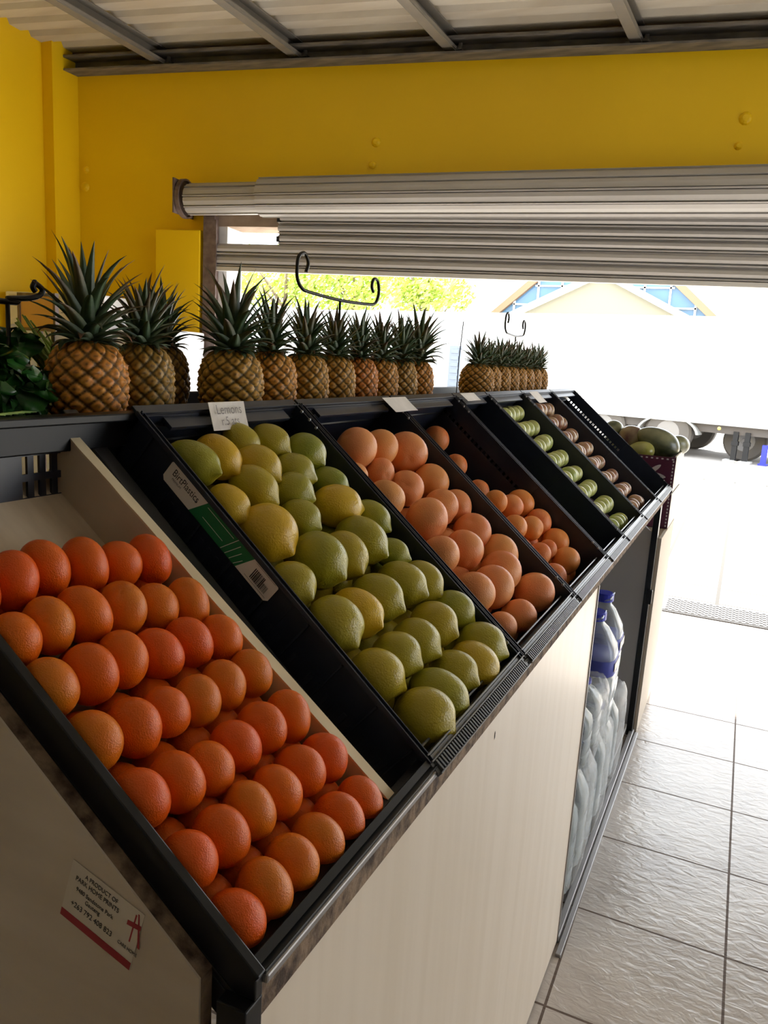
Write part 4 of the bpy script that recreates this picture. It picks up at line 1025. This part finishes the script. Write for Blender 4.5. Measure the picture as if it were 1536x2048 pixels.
pl = [(2.08, .082), (2.23, .080), (2.38, .082), (2.53, .082), (2.68, .082), (2.83, .085)]
for k, (y, d_) in enumerate(pl):
    bottle(d_, y, bz, 'clear water bottle on the cabinet floor, %s from the cream front panel' % ORD[k])
for k, (y, d_) in enumerate(((2.20, .09), (2.36, .09))):
    bottle(d_, y, bz+.342, 'clear water bottle in the upper layer close to the cream panel, %s in' % ORD[k], h=.20 if k == 9 else .20)
for k, (y, d_) in enumerate(((2.52, .098), (2.72, .105))):
    bottle(d_, y, bz+.342, ['tall blue-capped water bottle with a blue label, standing on the lower bottles', 'blue-capped water bottle behind the labelled upper bottle'][k], h=.375 if k == 0 else .385, r=.086 if k == 0 else .078, lbl=True)
# shrink film bags
def film(cy, cz, ry, rz, rx, seed, label, cx=.075):
    rr = random.Random(seed); nu, nv = 40, 30; vs = []; c = VT(Vector((cx, cy, cz)))
    import mathutils
    for j in range(nv+1):
        t = PI*j/nv
        for i in range(nu):
            a = 2*PI*i/nu
            d_ = Vector((math.sin(t)*math.cos(a), math.sin(t)*math.sin(a), math.cos(t)))
            q = 1/((abs(d_.x)**5+abs(d_.y)**5+abs(d_.z)**5)**.2)
            nz = mathutils.noise.noise(d_*5+Vector((seed, 0, 0)))*.03+abs(mathutils.noise.noise(d_*9+Vector((0, seed, 0))))*.055
            vs.append(c+Vector((d_.x*rx, d_.y*ry, d_.z*rz))*q*(1+nz-.03))
    fs = [(j*nu+i, (j+1)*nu+i, (j+1)*nu+(i+1) % nu, j*nu+(i+1) % nu) for j in range(nv) for i in range(nu)]
    m = MB(); m.add(vs, fs); tag(m.build('plastic_wrap', FILM, smooth=True), label, 'plastic wrap', 'clear film around the bottles')
film(2.15, .235, .155, .185, .082, 1, 'crinkled clear film around the bottles nearest the cream panel')
film(2.46, .235, .155, .185, .082, 2, 'crinkled clear film around the middle bottles on the cabinet floor')
film(2.77, .235, .160, .185, .082, 3, 'crinkled clear film around the farthest bottles on the cabinet floor')
film(2.27, .50, .165, .115, .080, 4, 'crinkled clear film bag over the upper bottles near the panel', .08)

# ------------------------------------------------------------------ left background: fridge and boards
fr = thing('white_fridge', WP(-3.6, -.45, 0), 'tall white display fridge against the yellow wall behind the nearest pineapples', 'fridge')
m = MB(); m.box((-4.05, -.62, .05), (-3.26, -.10, 1.84), WT); m.build('cabinet', WHITE, fr, bevel=.01)
m = MB(); m.box((-4.01, -.64, .25), (-3.30, -.62, 1.62), WT); m.build('door', mat('fridge_glass', (.50, .55, .70), .15), fr, bevel=.005)
m = MB(); m.box((-3.66, -.650, .25), (-3.64, -.64, 1.62), WT); m.build('door_bar', FRAME, fr)
m = MB(); m.box((-4.0, -.645, 1.66), (-3.31, -.62, 1.82), WT); m.build('header_panel', mat('printed_header', (.75, .74, .66), .6, var=(7, (.62, .56, .30), .8)), fr)
m = MB(); m.box((-4.03, -.60, 0), (-3.28, -.14, .05), WT); m.build('kick_plate', FRAME, fr)
fz = thing('white_cupboard', WP(-3.0, -.4, 0), 'low white cupboard between the fridge and the shutter post', 'cupboard')
m = MB(); m.box((-3.22, -.55, .05), (-2.80, -.10, 1.64), WT); m.build('carcass', WHITE, fz, bevel=.01)
m = MB(); m.box((-3.20, -.57, .10), (-2.82, -.55, 1.52), WT); m.build('door', WHITE, fz, bevel=.006)
m = MB(); m.box((-3.20, -.55, 0), (-2.82, -.14, .05), WT); m.build('kick_plate', FRAME, fz)
sg = thing('framed_sign', (-4.25, 3.75, 1.56), 'brown framed tan signboard on a stand beside the left wall', 'sign')
m = MB(); m.box((-4.40, 3.74, 1.60), (-4.10, 3.75, 1.80)); m.build('board', mat('tan_board', (.62, .36, .12), .6), sg)
m = MB()
for a, b in (((-4.42, 3.73, 1.58), (-4.08, 3.76, 1.60)), ((-4.42, 3.73, 1.80), (-4.08, 3.76, 1.82)), ((-4.42, 3.73, 1.60), (-4.40, 3.76, 1.80)), ((-4.10, 3.73, 1.60), (-4.08, 3.76, 1.80))): m.box(a, b)
m.build('frame', GUIDE, sg)
m = MB(); m.box((-4.27, 3.745, 0), (-4.23, 3.765, 1.58)); m.box((-4.40, 3.62, 0), (-4.10, 3.88, .02)); m.build('stand', GUIDE, sg)

m = MB(); m.tube([WP(-2.35, -1.6, 3.60), WP(-1.9, -1.62, 3.585), WP(-1.2, -1.66, 3.60), WP(-.6, -1.7, 3.64)], .006, 6)
tag(m.build('loose_cable', FRAME), 'thin black cable hanging under the corrugated roof between two rafters', 'cable')
# unseen lamps added behind the photographer as fill light
for k, (x, y) in enumerate(((-2.2, -1.2), (1.4, -1.2))):
    t = thing('fill_lamp', (x, y, 3.70), 'added unseen fill lamp behind the photographer, %s' % ('over the left aisle' if k == 0 else 'over the right aisle'), 'lamp')
    m = MB(); m.box((x-.6, y-.05, 3.70), (x+.6, y+.05, 3.75)); m.build('housing', WHITE, t)
    tm = bpy.data.materials.new('fill_lamp_tube'); tm.use_nodes = True; b = tm.node_tree.nodes['Principled BSDF']
    b.inputs['Emission Color'].default_value = (1, .86, .66, 1); b.inputs['Emission Strength'].default_value = 6
    m = MB(); m.tube([(x-.57, y, 3.675), (x+.57, y, 3.675)], .019, 10); m.build('tube', tm, t)
